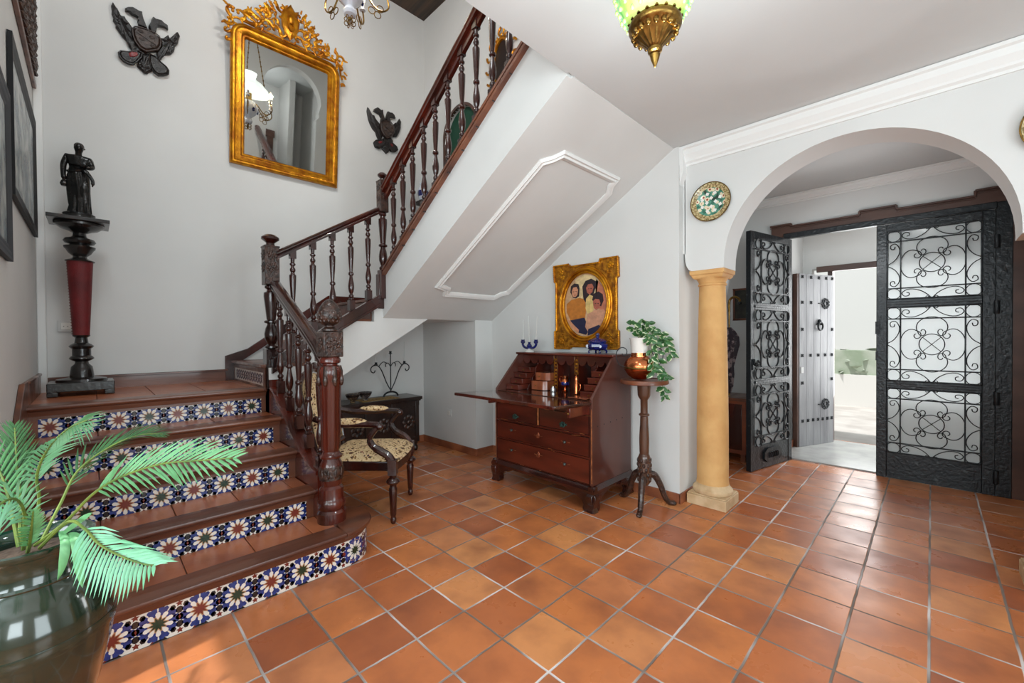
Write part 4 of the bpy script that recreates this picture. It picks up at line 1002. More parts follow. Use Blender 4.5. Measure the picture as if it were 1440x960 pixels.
m=MB();m.prism(circle((ocx,ocz),oa+.012,ob+.012,n=40),'y',YD-.015,YD-.008);t_can=m.build('oval_painting',M['pt_bg'],t,smooth=False)
# brushwork shapes traced inside the oval (x,z)
def pc(pts): return [(-.105+(a-345)/(615-345)*.441,1.794-(b-160)/(560-160)*.544) for a,b in pts]
flat('painted_wall',M['pt_bg3'],pc([(410,190),(470,165),(530,180),(560,210),(545,300),(430,330)]),1)
flat('painted_curtain',M['pt_bg2'],pc([(545,200),(590,255),(612,340),(608,420),(570,420),(540,300)]),1)
flat('painted_blouse',M['pt_or'],pc([(352,345),(385,320),(440,310),(475,325),(480,400),(470,470),(380,460),(352,400)]),2)
flat('painted_skirt',M['pt_navy'],pc([(375,455),(470,440),(500,520),(480,552),(425,535),(385,490)]),3)
flat('painted_hair',M['pt_hair'],pc([(462,300),(458,240),(478,205),(515,195),(545,215),(545,250),(530,290),(520,330),(480,345),(466,325)]),4)
flat('painted_face',M['pt_skin2'],pc([(482,250),(495,228),(520,228),(530,250),(522,280),(505,295),(488,282)]),5)
flat('painted_shirt',M['pt_crm'],pc([(482,320),(505,295),(530,310),(535,360),(520,410),(490,415),(478,380)]),5)
flat('painted_hair',M['pt_hair'],pc([(378,270),(382,230),(405,213),(432,220),(440,250),(436,300),(415,312),(395,305)]),6)
flat('painted_face',M['pt_skin'],pc([(388,262),(398,240),(420,238),(430,258),(426,288),(412,305),(396,300),(388,282)]),7)
flat('painted_blouse',M['pt_pk'],pc([(490,420),(540,395),(590,395),(606,415),(585,470),(550,515),(500,545),(475,500)]),6)
flat('painted_skirt',M['pt_navy'],pc([(495,515),(560,490),(580,500),(540,540),(490,556)]),7)
flat('painted_hair',M['pt_hair'],pc([(520,330),(530,292),(560,280),(585,300),(590,340),(575,375),(535,350)]),7)
flat('painted_face',M['pt_skin2'],pc([(525,340),(540,325),(565,330),(572,355),(562,385),(545,395),(530,380)]),8)
flat('painted_arm',M['pt_skin'],pc([(375,455),(395,480),(435,520),(430,540),(385,500),(360,450)]),8)
for cx_,cz_ in ((409,272),(506,262),(549,360)):
    flat('painted_features',M['pt_hair'],pc([(cx_-12,cz_-6),(cx_-3,cz_-7),(cx_-3,cz_-3),(cx_-12,cz_-2)]),9);flat('painted_features',M['pt_hair'],pc([(cx_+4,cz_-7),(cx_+13,cz_-6),(cx_+13,cz_-2),(cx_+4,cz_-3)]),9);flat('painted_features',M['pt_lip'],pc([(cx_-6,cz_+17),(cx_+8,cz_+17),(cx_+1,cz_+22)]),9)
# ================================================================== GILT MIRROR
t=thing('gilt_wall_mirror','tall gilded wall mirror with a pierced scrolling crest, hung over the landing','mirror',(XB,-.08,2.79))
ya,yb,za,zb=-.568,.362,2.79,3.98;r=.12
def rrect(y0,y1,z0,z1,r,n=8):
    p=[(y0,z0),(y1,z0)]
    p+=[(y1-r+r*math.cos(PI/2*k/n),z1-r+r*math.sin(PI/2*k/n)) for k in range(n+1)]
    p+=[(y0+r-r*math.sin(PI/2*k/n),z1-r+r*math.cos(PI/2*k/n)) for k in range(n+1)]
    return p
offs=[(0,.0),(0,.035),(.012,.05),(.026,.052),(.034,.040),(.040,.036),(.075,.046),(.083,.040),(.088,.030),(.100,.030),(.108,.020),(.112,.012)]
rings=[]
for o_,d in offs:
    rings.append([(XB+.002+d,y,z) for y,z in rrect(ya+o_,yb-o_,za+o_*.95,zb-o_,max(.012,r-o_))])
n=len(rings[0]);m=MB();vs=[p for r_ in rings for p in r_]
m.add(vs,[(i*n+k,i*n+(k+1)%n,(i+1)*n+(k+1)%n,(i+1)*n+k) for i in range(len(rings)-1) for k in range(n)])
m.build('gilt_frame',M['gold'],t,angle=50)
gl=rrect(ya+.112,yb-.112,za+.107,zb-.112,.018)
m=MB();m.prism(gl,'x',XB+.004,XB+.013);m.build('mirror_glass',M['mirror'],t,smooth=False)
m=MB();XC=XB+.03;rnd=random.Random(5);yc=(ya+yb)/2
def scr(y,z,R,a0,turn,th=.012,n=18):
    pts=spiral((y,z),R,R*.22,a0,a0+turn,n)
    m.tube([(XC+.006*math.sin(i*.5),p[0],p[1]) for i,p in enumerate(pts)],[th*(1-.5*i/n) for i in range(n+1)],6)
    m.ball((XC,pts[-1][0],pts[-1][1]),th*.9)
def lf(y,z,L,a,w=.3):
    c,s=math.cos(a),math.sin(a)
    for k in range(4):
        f=(k+.5)/4;m.ball((XC+.008,y+c*L*f,z+s*L*f),.008,L*w*(1-.6*abs(f-.4)),L*w*(1-.6*abs(f-.4)),7,5)
for s in (-1,1):
    Yp=lambda u: yc+s*u
    ps=[(.475,-.03,.045),(.46,.05,.045),(.40,.055,.05),(.33,.05,.05),(.27,.075,.045),(.27,.02,.03),(.20,.06,.05),(.20,.14,.045),(.13,.06,.045),(.135,.19,.05),(.13,.13,.03),(.07,.05,.04),(.075,.26,.04),(.20,.20,.03),(.33,.10,.028)]
    for i,(u,dz,R) in enumerate(ps):
        a0=rnd.uniform(0,6.28);scr(Yp(u),zb+.015+dz,R,a0,s*(4.6 if i%2 else -4.6),.014)
        for k in range(3): lf(Yp(u)+R*.8*math.cos(a0+2*k),zb+.015+dz+R*.8*math.sin(a0+2*k),R*.95,a0+2.1*k,.25)
    for k in range(7):
        u=.10+.03*k;zt=.34-.045*k;lf(Yp(u),zb+zt*.75,.085,PI/2-s*(.5+.12*k),.2)
    m.tube([(XC-.01,Yp(.48),zb-.08),(XC-.01,Yp(.47),zb-.0),(XC-.01,Yp(.42),zb+.03),(XC-.01,Yp(.2),zb+.02),(XC-.01,Yp(0),zb+.02)],.010,6)
    scr(Yp(.495),zb-.10,.03,0,s*4);scr(Yp(.49),zb-.17,.022,0,s*4)
m.build('pierced_crest',M['gold'],t)
m=MB();sh=[(yc+a*.8,zb+.06+b*.95) for a,b in ((0,-.03),(.05,.02),(.085,.08),(.10,.16),(.075,.22),(.09,.27),(.045,.25),(.0,.30),(-.045,.25),(-.09,.27),(-.075,.22),(-.10,.16),(-.085,.08),(-.05,.02))]
m.mound(sh,'x',XB+.02,XB+.055,.8);m.ball((XB+.06,yc,zb+.20),.02,.03,.04);m.tube([(XB+.062,yc+.022*math.cos(k*.5),zb+.15+.045*math.sin(k*.5)) for k in range(13)],.008,6)
m.build('crest_cartouche',M['gold'],t)
MIR=t;MIR.location=(XB+.004,-.08,2.79);MIR.rotation_euler=(0,math.radians(5),0)
# ================================================================== EAGLES
def eagle(pre,label,g):
    t=thing('carved_eagle',label,'wall carving',(XB,g[pre+'_shield'][0][0],g[pre+'_shield'][0][1]),group=None)
    def pc_(k,a,b,name,mt,ins=.8):
        m=MB();m.mound(g[pre+k],'x',XB+a,XB+b,ins);return m,name,mt
    def ribs(m,poly,n,x):
        # feather ridges: fan of thin rods across the polygon
        zs_=sorted(p[1] for p in poly);ys=sorted(p[0] for p in poly)
        c=(sum(p[0] for p in poly)/len(poly),sum(p[1] for p in poly)/len(poly))
        far=max(poly,key=lambda p:(p[0]-c[0])**2+(p[1]-c[1])**2)
        dx,dz=far[0]-c[0],far[1]-c[1]
        for k in range(n):
            f=(k+.5)/n
            p=poly[int(f*len(poly))%len(poly)]
            q=(c[0]-dx*.5,c[1]-dz*.5)
            m.tube([(XB+x-.006,q[0]*.55+c[0]*.45,q[1]*.55+c[1]*.45),(XB+x,(p[0]+c[0])/2,(p[1]+c[1])/2),(XB+x-.008,p[0]*.92+c[0]*.08,p[1]*.92+c[1]*.08)],[.006,.009,.004],6)
    for k,a,b,nm in (('_wingL',.003,.035,'wing'),('_wingR',.003,.035,'wing'),('_tail',.003,.03,'tail')):
        m=MB();m.mound(g[pre+k],'x',XB+a,XB+b,.8);ribs(m,g[pre+k],10,b);m.build(nm,M['eagle'],t)
    for k in ('_headL','_headR'):
        m=MB();m.mound(g[pre+k],'x',XB+.006,XB+.045,.85);m.build('eagle_head',M['eagle'],t)
    for k in ('_lobeL','_lobeR'):
        m=MB();m.mound(g[pre+k],'x',XB+.004,XB+.036,.8);m.tube([(XB+.030,p[0],p[1]) for p in g[pre+k]],.006,6,closed=True);m.build('leg_scroll',M['eagle'],t)
    m=MB();m.mound(g[pre+'_shield'],'x',XB+.01,XB+.062,.82)
    c=g[pre+'_shield'];cy=sum(p[0] for p in c)/len(c);cz=sum(p[1] for p in c)/len(c)
    m.tube([(XB+.055,p[0],p[1]) for p in c],.005,6,closed=True)
    m.bar((XB+.063,cy-.06,cz+.02),(XB+.063,cy+.06,cz-.03),.008,.008)
    for dy,dz in ((-.035,.035),(.03,.02),(-.03,-.02),(.035,-.045)): m.ball((XB+.062,cy+dy,cz+dz),.006,.018,.012,8,5)
    m.build('shield',M['eagleb'],t)
    for k in ('_red','_red2'):
        if pre+k in g: MB().mound(g[pre+k],'x',XB+.034,XB+.041,.8).build('red_inlay',M['redp'],t)
G={}
G['E1_wingL']=[(-1.292,3.768),(-1.275,3.741),(-1.266,3.713),(-1.244,3.688),(-1.229,3.699),(-1.220,3.678),(-1.200,3.654),(-1.180,3.624),(-1.183,3.575),(-1.176,3.531),(-1.162,3.491),(-1.172,3.459),(-1.187,3.458),(-1.207,3.483),(-1.217,3.518),(-1.246,3.544),(-1.265,3.574),(-1.280,3.593),(-1.277,3.614),(-1.294,3.635),(-1.289,3.655),(-1.300,3.681),(-1.298,3.709),(-1.302,3.736)]
G['E1_headL']=[(-1.095,3.657),(-1.107,3.695),(-1.120,3.730),(-1.127,3.767),(-1.127,3.781),(-1.148,3.780),(-1.183,3.788),(-1.209,3.774),(-1.226,3.754),(-1.224,3.739),(-1.204,3.746),(-1.189,3.731),(-1.159,3.730),(-1.148,3.722),(-1.156,3.697),(-1.144,3.694),(-1.154,3.671),(-1.149,3.657),(-1.129,3.657)]
G['E1_headR']=[(-1.064,3.777),(-1.051,3.770),(-1.010,3.777),(-0.991,3.762),(-0.975,3.757),(-0.972,3.726),(-0.994,3.733),(-1.022,3.726),(-1.038,3.717),(-1.044,3.686),(-1.055,3.674),(-1.050,3.656),(-1.071,3.638),(-1.087,3.658),(-1.092,3.690),(-1.078,3.728),(-1.075,3.747)]
G['E1_shield']=[(-1.186,3.608),(-1.173,3.631),(-1.144,3.642),(-1.103,3.646),(-1.060,3.643),(-1.031,3.630),(-1.021,3.600),(-1.024,3.557),(-1.041,3.521),(-1.073,3.499),(-1.110,3.474),(-1.146,3.485),(-1.171,3.520),(-1.184,3.561)]
G['E1_wingR']=[(-1.023,3.634),(-1.001,3.645),(-0.973,3.683),(-0.962,3.664),(-0.911,3.740),(-0.897,3.711),(-0.906,3.678),(-0.912,3.646),(-0.929,3.616),(-0.935,3.578),(-0.958,3.538),(-1.008,3.508),(-1.014,3.477),(-1.036,3.453),(-1.046,3.504),(-1.018,3.559)]
G['E1_lobeL']=[(-1.265,3.402),(-1.253,3.421),(-1.208,3.435),(-1.157,3.469),(-1.131,3.464),(-1.137,3.428),(-1.158,3.391),(-1.184,3.352),(-1.209,3.347),(-1.239,3.354),(-1.261,3.377)]
G['E1_tail']=[(-1.126,3.467),(-1.089,3.477),(-1.079,3.420),(-1.075,3.352),(-1.091,3.338),(-1.102,3.323),(-1.117,3.317),(-1.148,3.341),(-1.163,3.354),(-1.153,3.393),(-1.131,3.430)]
G['E1_lobeR']=[(-1.089,3.477),(-1.057,3.471),(-1.025,3.444),(-0.987,3.419),(-0.974,3.397),(-0.977,3.367),(-1.005,3.348),(-1.037,3.334),(-1.064,3.350),(-1.080,3.378),(-1.092,3.427)]
G['E1_red']=[(-1.211,3.420),(-1.193,3.439),(-1.162,3.450),(-1.157,3.432),(-1.173,3.411),(-1.203,3.397)]
G['E2_wingL']=[(0.712,3.751),(0.735,3.719),(0.756,3.687),(0.787,3.689),(0.797,3.664),(0.845,3.623),(0.852,3.559),(0.866,3.525),(0.879,3.484),(0.865,3.446),(0.829,3.448),(0.812,3.481),(0.802,3.513),(0.768,3.537),(0.741,3.579),(0.721,3.623),(0.714,3.660),(0.705,3.707)]
G['E2_headL']=[(0.910,3.678),(0.889,3.737),(0.886,3.785),(0.861,3.772),(0.823,3.787),(0.784,3.756),(0.780,3.732),(0.818,3.727),(0.846,3.721),(0.857,3.699),(0.867,3.689),(0.860,3.667),(0.856,3.633),(0.917,3.661)]
G['E2_headR']=[(0.917,3.688),(0.925,3.723),(0.948,3.791),(0.969,3.786),(0.999,3.794),(1.028,3.778),(1.043,3.746),(1.013,3.745),(0.976,3.732),(0.961,3.703),(0.972,3.687),(0.968,3.666),(0.932,3.660)]
G['E2_shield']=[(0.853,3.628),(0.917,3.664),(0.968,3.666),(1.005,3.639),(1.015,3.575),(0.988,3.520),(0.930,3.477),(0.879,3.503),(0.852,3.546)]
G['E2_wingR']=[(1.005,3.652),(1.042,3.699),(1.057,3.697),(1.096,3.765),(1.115,3.738),(1.110,3.662),(1.086,3.593),(1.056,3.542),(1.018,3.529),(1.019,3.590)]
G['E2_lobeL']=[(0.776,3.391),(0.801,3.419),(0.893,3.455),(0.907,3.434),(0.893,3.396),(0.842,3.341),(0.793,3.345)]
G['E2_lobeR']=[(0.944,3.445),(0.988,3.459),(1.054,3.427),(1.065,3.396),(1.031,3.362),(0.987,3.352),(0.965,3.379)]
G['E2_tail']=[(0.893,3.475),(0.988,3.513),(1.014,3.481),(0.957,3.343),(0.928,3.314),(0.878,3.352)]
G['E2_red']=[(0.822,3.406),(0.843,3.423),(0.871,3.425),(0.868,3.408),(0.836,3.391)]
G['E2_red2']=[(0.969,3.433),(0.988,3.439),(1.002,3.417),(0.987,3.406)]
eagle('E1','black double-headed eagle carving on the wall left of the gilt mirror',G)
eagle('E2','smaller double-headed eagle carving on the wall beside the upper handrail, right of the gilt mirror',G)
# ================================================================== PEDESTAL AND STATUE
PX,PY=-1.80,-1.485
t=thing('pedestal','tall black turned pedestal with a red velvet shaft, in the corner of the landing','pedestal',(PX,PY,.888))
m=MB();s=.155
m.box(-s,s,-s,s,.028,.085);
for a in (-1,1):
    for b in (-1,1): m.box(a*s-(.05 if a>0 else 0),a*s+(.05 if a<0 else 0),b*s-(.05 if b>0 else 0),b*s+(.05 if b<0 else 0),0,.03)
m.build('plinth',M['black'],t,local=True,bevel=.004)
m=MB();m.lathe([(.125,.085),(.122,.10),(.08,.108),(.06,.112),(.056,.15),(.052,.18),(.035,.20),(.032,.215),(.05,.225),(.062,.235),(.055,.248),(.046,.255),(.046,.30),(.055,.308),(.062,.318),(.05,.330),(.034,.34),(.030,.375),(.042,.385),(.044,.392)],seg=28)
m.build('turned_foot',M['black'],t,local=True,angle=40)
m=MB();m.lathe([(.041,.39),(.0635,.885)],seg=28);v=m.build('velvet_shaft',M['redvel'],t,local=True,angle=40)
m=MB()
for k in range(26): m.ball((.03-.00+.012*0+(-.0),0,0),.001) if False else m.ball((-.2*0+ .0,-.043-.0205*(k/26)-.0,.40+k*.0188),.004,.004,.004,6,4)
m.build('gimp_trim',M['redvel'],t,local=True)
m=MB();m.lathe([(.070,.883),(.073,.89),(.05,.90),(.036,.91),(.034,.92),(.055,.94),(.068,.965),(.075,.972),(.078,.985),(.05,.992),(.048,1.0),(.070,1.005),(.080,1.02),(.072,1.035),(.045,1.045),(.034,1.055),(.032,1.075),(.06,1.09),(.09,1.10),(.105,1.112),(.12,1.122),(.123,1.135),(.115,1.14)],seg=28)
m.build('turned_capital',M['black'],t,local=True,angle=40)
m=MB();m.box(-.145,.145,-.145,.145,1.138,1.162);m.build('square_top',M['black'],t,local=True,bevel=.003)
SZ0=.888+1.162
def skinfig(name,V_,E_,R_,mt,parent,loc=(0,0,0),sub=2,root=0,scale=1):
    me=bpy.data.meshes.new(name);me.from_pydata([tuple(Vector(v)*scale) for v in V_],E_,[]);ob=bpy.data.objects.new(name,me);C.objects.link(ob)
    sm=ob.modifiers.new('skin','SKIN');sm.use_smooth_shade=True
    for i,r in enumerate(R_):
        r=r if isinstance(r,tuple) else (r,r);d=me.skin_vertices[0].data[i];d.radius=(r[0]*scale,r[1]*scale);d.use_root=(i==root)
    s2=ob.modifiers.new('sub','SUBSURF');s2.levels=sub;s2.render_levels=sub
    me.materials.append(mt);ob.parent=parent;ob.location=loc;return ob
t=thing('bronze_statue','black bronze statue of a draped woman looking down, standing on the pedestal','statue',(PX,PY,SZ0),rz=math.radians(-8))
# local frame: figure faces +x; y = her left
m=MB();m.lathe([(.085,0),(.088,.008),(.082,.014),(.078,.03),(.080,.038),(.07,.044)],seg=24);m.build('statue_base',M['bronze'],t,local=True)
Vv=[(0,0,.30),(0,0,.335),(.0,.0,.37),(.0,.0,.405),(-.002,.002,.432),(.006,.004,.452),(.014,.006,.475),(.018,.008,.50),
 (0,-.052,.420),(-.002,-.070,.36),(.006,-.070,.295),(.010,-.066,.262),
 (.002,.052,.412),(.012,.070,.362),(.045,.058,.345),(.055,.040,.352),
 (0,-.028,.27),(.004,-.028,.18),(0,-.024,.07),(.0,.026,.27),(.022,.030,.18),(.0,.032,.08)]
Ee=[(0,1),(1,2),(2,3),(3,4),(4,5),(5,6),(6,7),(3,8),(8,9),(9,10),(10,11),(3,12),(12,13),(13,14),(14,15),(0,16),(16,17),(17,18),(0,19),(19,20),(20,21)]
Rr=[(.036,.050),(.034,.044),(.036,.050),(.030,.050),.020,.015,.028,.024,.021,.017,.014,.014,.021,.017,.014,.014,.036,.032,.026,.036,.032,.026]
skinfig('statue_body',Vv,Ee,Rr,M['bronze'],t)
m=MB()
# draped skirt: lathe with deep folds, slightly flared at the hem
vs=[];seg=64;rows=[(.345,.038,.02),(.31,.046,.08),(.26,.050,.10),(.18,.048,.14),(.10,.048,.17),(.035,.055,.2)]
for z,r,f in rows:
    for k in range(seg):
        a=2*PI*k/seg;q=r*(1+f*math.sin(7*a+z*9)*.6+f*.4*math.sin(13*a+2))
        vs.append((q*.80*math.cos(a)+.006,q*math.sin(a)+.006*math.sin(z*12),z))
m.add(vs,[(i*seg+k,i*seg+(k+1)%seg,(i+1)*seg+(k+1)%seg,(i+1)*seg+k) for i in range(len(rows)-1) for k in range(seg)]+[tuple(range(seg))])
m.tube([(.0+.042*math.cos(a),.047*math.sin(a),.322+.01*math.sin(2*a)) for a in [2*PI*k/24 for k in range(24)]],.010,7,closed=True)
m.tube(smoothpath([(.036,.02,.34),(.045,.05,.31),(.035,.072,.27),(.028,.07,.23)],4),[.012]*6+[.010]*5+[.004]*2,7)
m.build('drapery',M['bronze'],t,local=True)
m=MB()
m.ball((.002,.006,.496),.027,.0255,.024);m.ball((-.026,.004,.498),.015,.015,.014)
for a in range(7): m.tube([(-.005+.012*math.cos(.9*a),.007+.026*math.sin(.9*a),.482),(-.006,.006,.512)],.005,5)
m.build('hair',M['bronze'],t,local=True)
m=MB();m.ball((.016,.007,.484),.025,.0205,.029);m.ball((.044,.0075,.478),.006,.004,.008,8,5);m.ball((.036,-.004,.484),.004);m.ball((.036,.019,.484),.004);m.ball((.040,.008,.466),.004,.008,.003)
m.build('face',M['bronze'],t,local=True)
m=MB();m.box(.035,.075,-.03,.055,.352,.358);m.lathe([(.012,0),(.022,.01),(.024,.016)],(.05,.03,.345),12);m.build('small_tray',M['bronze'],t,local=True);m=MB();m.lathe([(.014,0),(.020,.015),(.014,.035),(.008,.042),(.011,.05)],(.012,-.066,.215),14)
m.build('small_jug',M['bronze'],t,local=True)
# ================================================================== LEFT WALL PICTURES
def wallpic(x0,x1,z0,z1,label,mt_f,th=.018,w=.075):
    t=thing('framed_picture',label,'picture',((x0+x1)/2,YL,(z0+z1)/2))
    m=MB();prof=[(0,0),(0,th),(.012,th),(.02,th*.85),(.034,th*.9),(.05,th*.6),(.064,th*.6),(w,th*.35),(w,0)]
    rings=[[(x0+o,YL+.003+d,z0+o),(x1-o,YL+.003+d,z0+o),(x1-o,YL+.003+d,z1-o),(x0+o,YL+.003+d,z1-o)] for o,d in prof]
    m.add([p for r_ in rings for p in r_],[(i*4+k,i*4+(k+1)%4,i*4+4+(k+1)%4,i*4+4+k) for i in range(len(rings)-1) for k in range(4)])
    m.build('frame',mt_f,t,angle=30)
    m=MB();m.box(x0+w-.002,x1-w+.002,YL+.004,YL+.010,z0+w-.002,z1-w+.002)
    m.build('painted_view',mat('seascape_print',(186,190,186),.25,col2=(84,98,106),scale=6,spec=.3),t,smooth=False)
wallpic(-1.95,-.78,1.93,2.69,'black-framed grey seascape on the left wall, the one nearer the corner',mat('black_frame',(20,20,22),.5,spec=.25))
wallpic(-.66,.16,1.60,2.34,'black-framed picture cut off by the left edge of the photo, nearest the viewer',mat('blue_black_frame',(24,26,36),.5,spec=.25))
t=thing('carved_wall_panel','openwork carved brown wood panel with a plain lower rail, high on the left wall','wall carving',(-1.4,YL,3.0))
m=MB();m.box(-2.06,-.75,YL,YL+.02,2.955,2.99);m.box(-2.06,-.75,YL,YL+.016,2.99,3.005);m.build('lower_rail',M['stepwood'],t,bevel=.004)
m=MB();m.box(-2.0,-.8,YL,YL+.012,3.0,3.6)
for k in range(14):
    for j in range(4):
        x=-1.96+k*.088;z=3.06+j*.13
        m.tube([(x+.036*math.cos(a),YL+.018+.006*math.sin(3*a),z+.05*math.sin(a)) for a in [2*PI*i/12 for i in range(12)]],.012,6,closed=True)
        m.ball((x,YL+.022,z),.018,.014,.018,8,5)
m.build('openwork_carving',M['carved'],t)
# sockets
def socket(name,label,x,y,z,ax):
    t=thing(name,label,'socket',(x,y,z))
    m=MB();s=.04
    if ax=='x': m.box(x,x+.009,y-s,y+s,z-s,z+s)
    else: m.box(x-s,x+s,y-.009,y,z-s,z+s)
    m.build('cover_plate',M['outlet'],t,bevel=.003)
    m=MB()
    if ax=='x': m.box(x+.008,x+.012,y-.024,y+.024,z-.024,z+.024)
    else: m.box(x-.024,x+.024,y-.012,y-.008,z-.024,z+.024)
    m.build('socket_insert',M['white'],t,bevel=.002)
    m=MB()
    for d in (-.01,.01):
        if ax=='x': m.ball((x+.012,y+d,z),.002,.003,.003,8,4)
        else: m.ball((x+d,y-.012,z),.003,.002,.003,8,4)
    m.build('pin_hole',M['dark'],t)
socket('wall_socket','white wall socket behind the pedestal shaft on the landing wall',XB,-1.565,1.345,'x')
socket('wall_socket','white wall socket low on the niche wall left of the bureau',-1.584,YN-.02,.40,'y')
# ================================================================== ARMCHAIR
t=thing('armchair','dark carved armchair with floral tapestry seat and arm pads, behind the big newel','armchair',(-.66,-.02,0),rz=math.radians(46))
# local frame: front = +x, seat .5 wide
W=.255
leg=[(.012,0),(.018,.01),(.021,.03),(.017,.04),(.016,.05),(.020,.06),(.026,.20),(.028,.235),(.022,.25),(.024,.262),(.042,.275),(.046,.285),(.040,.297),(.022,.31),(.026,.325),(.028,.335)]
for sy in (-1,1):
    m=MB();m.lathe(leg,(.25,sy*W,0),18);m.box(.222,.278,sy*W-.028,sy*W+.028,.33,.43);m.build('front_leg',M['maho'],t,local=True,bevel=0,angle=40)
    m=MB();m.sweep(smoothpath([(-.34,sy*.20,0),(-.30,sy*.20,.15),(-.27,sy*.20,.34),(-.27,sy*.20,.45)],4),[(-.02,-.02),(.02,-.02),(.02,.02),(-.02,.02)],up=(1,0,0));m.build('back_leg',M['maho'],t,local=True,bevel=.004)
m=MB()
out=[(.27,-.24),(.285,-.12),(.295,0),(.285,.12),(.27,.24),(-.27,.21),(-.27,-.21)]
m.prism([(x,y) for x,y in out],'z',.345,.412);m.build('seat_rail',M['maho'],t,local=True,bevel=.008)
m=MB();vs=[];n=9
def sx(u,v): # rounded domed cushion
    x=-.25+.53*u;w=.205+.035*u;return (x+ (.02*math.cos(PI*(v-.5)) if u>.95 else 0),(v-.5)*2*w)
N1_=12
for iu in range(N1_+1):
    for iv in range(N1_+1):
        u,v=iu/N1_,iv/N1_;x,y=sx(u,v);e=min(u,1-u,v,1-v)*2
        vs.append((x,y,.412+.058*(min(1,e*3.2))**.5+.012*math.sin(PI*u)*math.sin(PI*v)))
m.add(vs,[(i*(N1_+1)+j,(i+1)*(N1_+1)+j,(i+1)*(N1_+1)+j+1,i*(N1_+1)+j+1) for i in range(N1_) for j in range(N1_)])
m.build('seat_cushion',M['fabric'],t,local=True,angle=60)
for sy in (-1,1):
    a=smoothpath([(.25,sy*W,.40),(.215,sy*W,.46),(.13,sy*(W+.005),.515),(.10,sy*(W+.01),.57),(.13,sy*(W+.012),.625),(.16,sy*(W+.012),.655),(.175,sy*(W+.012),.66)],4)
    m=MB();m.tube(a,[.028]*4+[.026]*4+[.022]*4+[.018]*4+[.018]*4+[.020]*5,9);m.ball((.165,sy*(W+.012),.655),.030,.024,.024)
    b=smoothpath([(.165,sy*(W+.012),.665),(.06,sy*(W+.01),.672),(-.08,sy*W,.668),(-.20,sy*.23,.675),(-.29,sy*.205,.70)],4)
    m.tube(b,[.022]*len(b),8);m.build('arm',M['maho'],t,local=True)
    m=MB();m.ball((-.03,sy*(W+.004),.69),.115,.032,.024,16,8);m.build('arm_pad',M['fabric'],t,local=True)
m=MB()
bk=[(-.235,.46),(-.25,.60),(-.27,.80),(-.26,.92),(-.18,.985),(-.08,1.01),(0,1.03),(.08,1.01),(.18,.985),(.26,.92),(.27,.80),(.25,.60),(.235,.46)]
bx=lambda z:-.265-(z-.46)*.22
m.tube(smoothpath([(bx(z),y,z) for y,z in bk],4),.022,8);m.tube([(bx(.47),-.23,.47),(bx(.47),.23,.47)],.02,8)
m.ball((bx(1.03)+.01,0,1.045),.018,.06,.03);m.build('back_frame',M['maho'],t,local=True)
m=MB();vs=[];R_=10
for i in range(R_+1):
    z=.49+.5*i/R_;hw=.215*min(1,(1-((i/R_)**6)*.55))
    for j in range(R_+1):
        y=(j/R_-.5)*2*hw;e=min(i,R_-i,j,R_-j)/R_*2
        vs.append((bx(z)+.01+.035*min(1,e*2.5)**.5,y,z))
m.add(vs,[(i*(R_+1)+j,(i+1)*(R_+1)+j,(i+1)*(R_+1)+j+1,i*(R_+1)+j+1) for i in range(R_) for j in range(R_)])
vs2=[(x-.05,y,z) for x,y,z in vs]
m.add(vs2,[(i*(R_+1)+j,i*(R_+1)+j+1,(i+1)*(R_+1)+j+1,(i+1)*(R_+1)+j) for i in range(R_) for j in range(R_)])
m.build('back_upholstery',M['fabric'],t,local=True,angle=60)
# ================================================================== CHEST
t=thing('oak_chest','low dark carved wooden chest against the wall under the stairs','chest',(-1.93,.68,0))
ch0,ch1,cz_=.20,1.125,.60
m=MB();m.box(XB+.03,-1.775,ch0,ch1,.10,.565);m.build('chest_body',M['chest'],t,bevel=.004)
m=MB();m.box(XB+.016,-1.745,ch0-.03,ch1+.03,.565,cz_);m.box(XB+.016,-1.76,ch0-.02,ch1+.02,.55,.566);m.build('chest_lid',M['chest'],t,bevel=.006)
m=MB();m.box(-1.78,-1.765,ch0,ch1,.10,.16);m.box(-1.78,-1.765,ch0,ch1,.50,.555)
for k in range(4): y=ch0+.01+(ch1-ch0-.06)*k/3;m.box(-1.78,-1.762,y,y+.045,.10,.55)
m.build('front_frame',M['chest'],t,bevel=.004)
for k in range(3):
    y=ch0+.055+(ch1-ch0-.06)*(k+.38)/3
    m=MB()
    for j in range(8):
        a=PI/4*j;m.ball((-1.772,y+.055+.05*math.cos(a)*1.1,.33+.06*math.sin(a)),.007,.024,.024,8,5)
    m.ball((-1.77,y+.055,.33),.012,.025,.025);m.build('carved_rosette',M['carved'],t)
for y in (ch0+.03,ch1-.04):
    for x in (-1.80,XB+.06):
        m=MB();m.lathe([(.022,0),(.032,.012),(.035,.035),(.028,.055),(.02,.065),(.03,.08),(.034,.10)],(x,y,0),16);m.build('turned_foot',M['chest'],t)
m=MB();n=10
m.box(-1.99,-1.79,.48,.90,cz_,cz_+.003);o=m.build('table_runner',mat('mustard_runner',(176,146,84),.85,col2=(128,92,50),scale=40),None,origin=(-1.9,.69,cz_));tag(o,'mustard patterned cloth runner lying on the chest lid','cloth')
def bowl(x,y,s,label,mt1,mt2):
    t=thing('painted_bowl',label,'bowl',(x,y,cz_+.003))
    m=MB();m.lathe([(.028*s,0),(.030*s,.006*s),(.022*s,.012*s),(.024*s,.018*s),(.055*s,.045*s),(.070*s,.085*s),(.073*s,.088*s),(.068*s,.085*s),(.050*s,.048*s),(.02*s,.026*s),(0,.024*s)],seg=24);m.build('bowl_body',mt1,t,local=True)
    m=MB();m.lathe([(.062*s,.058*s),(.0715*s,.082*s),(.0715*s,.083*s)],seg=24);m.build('painted_rim',mt2,t,local=True)
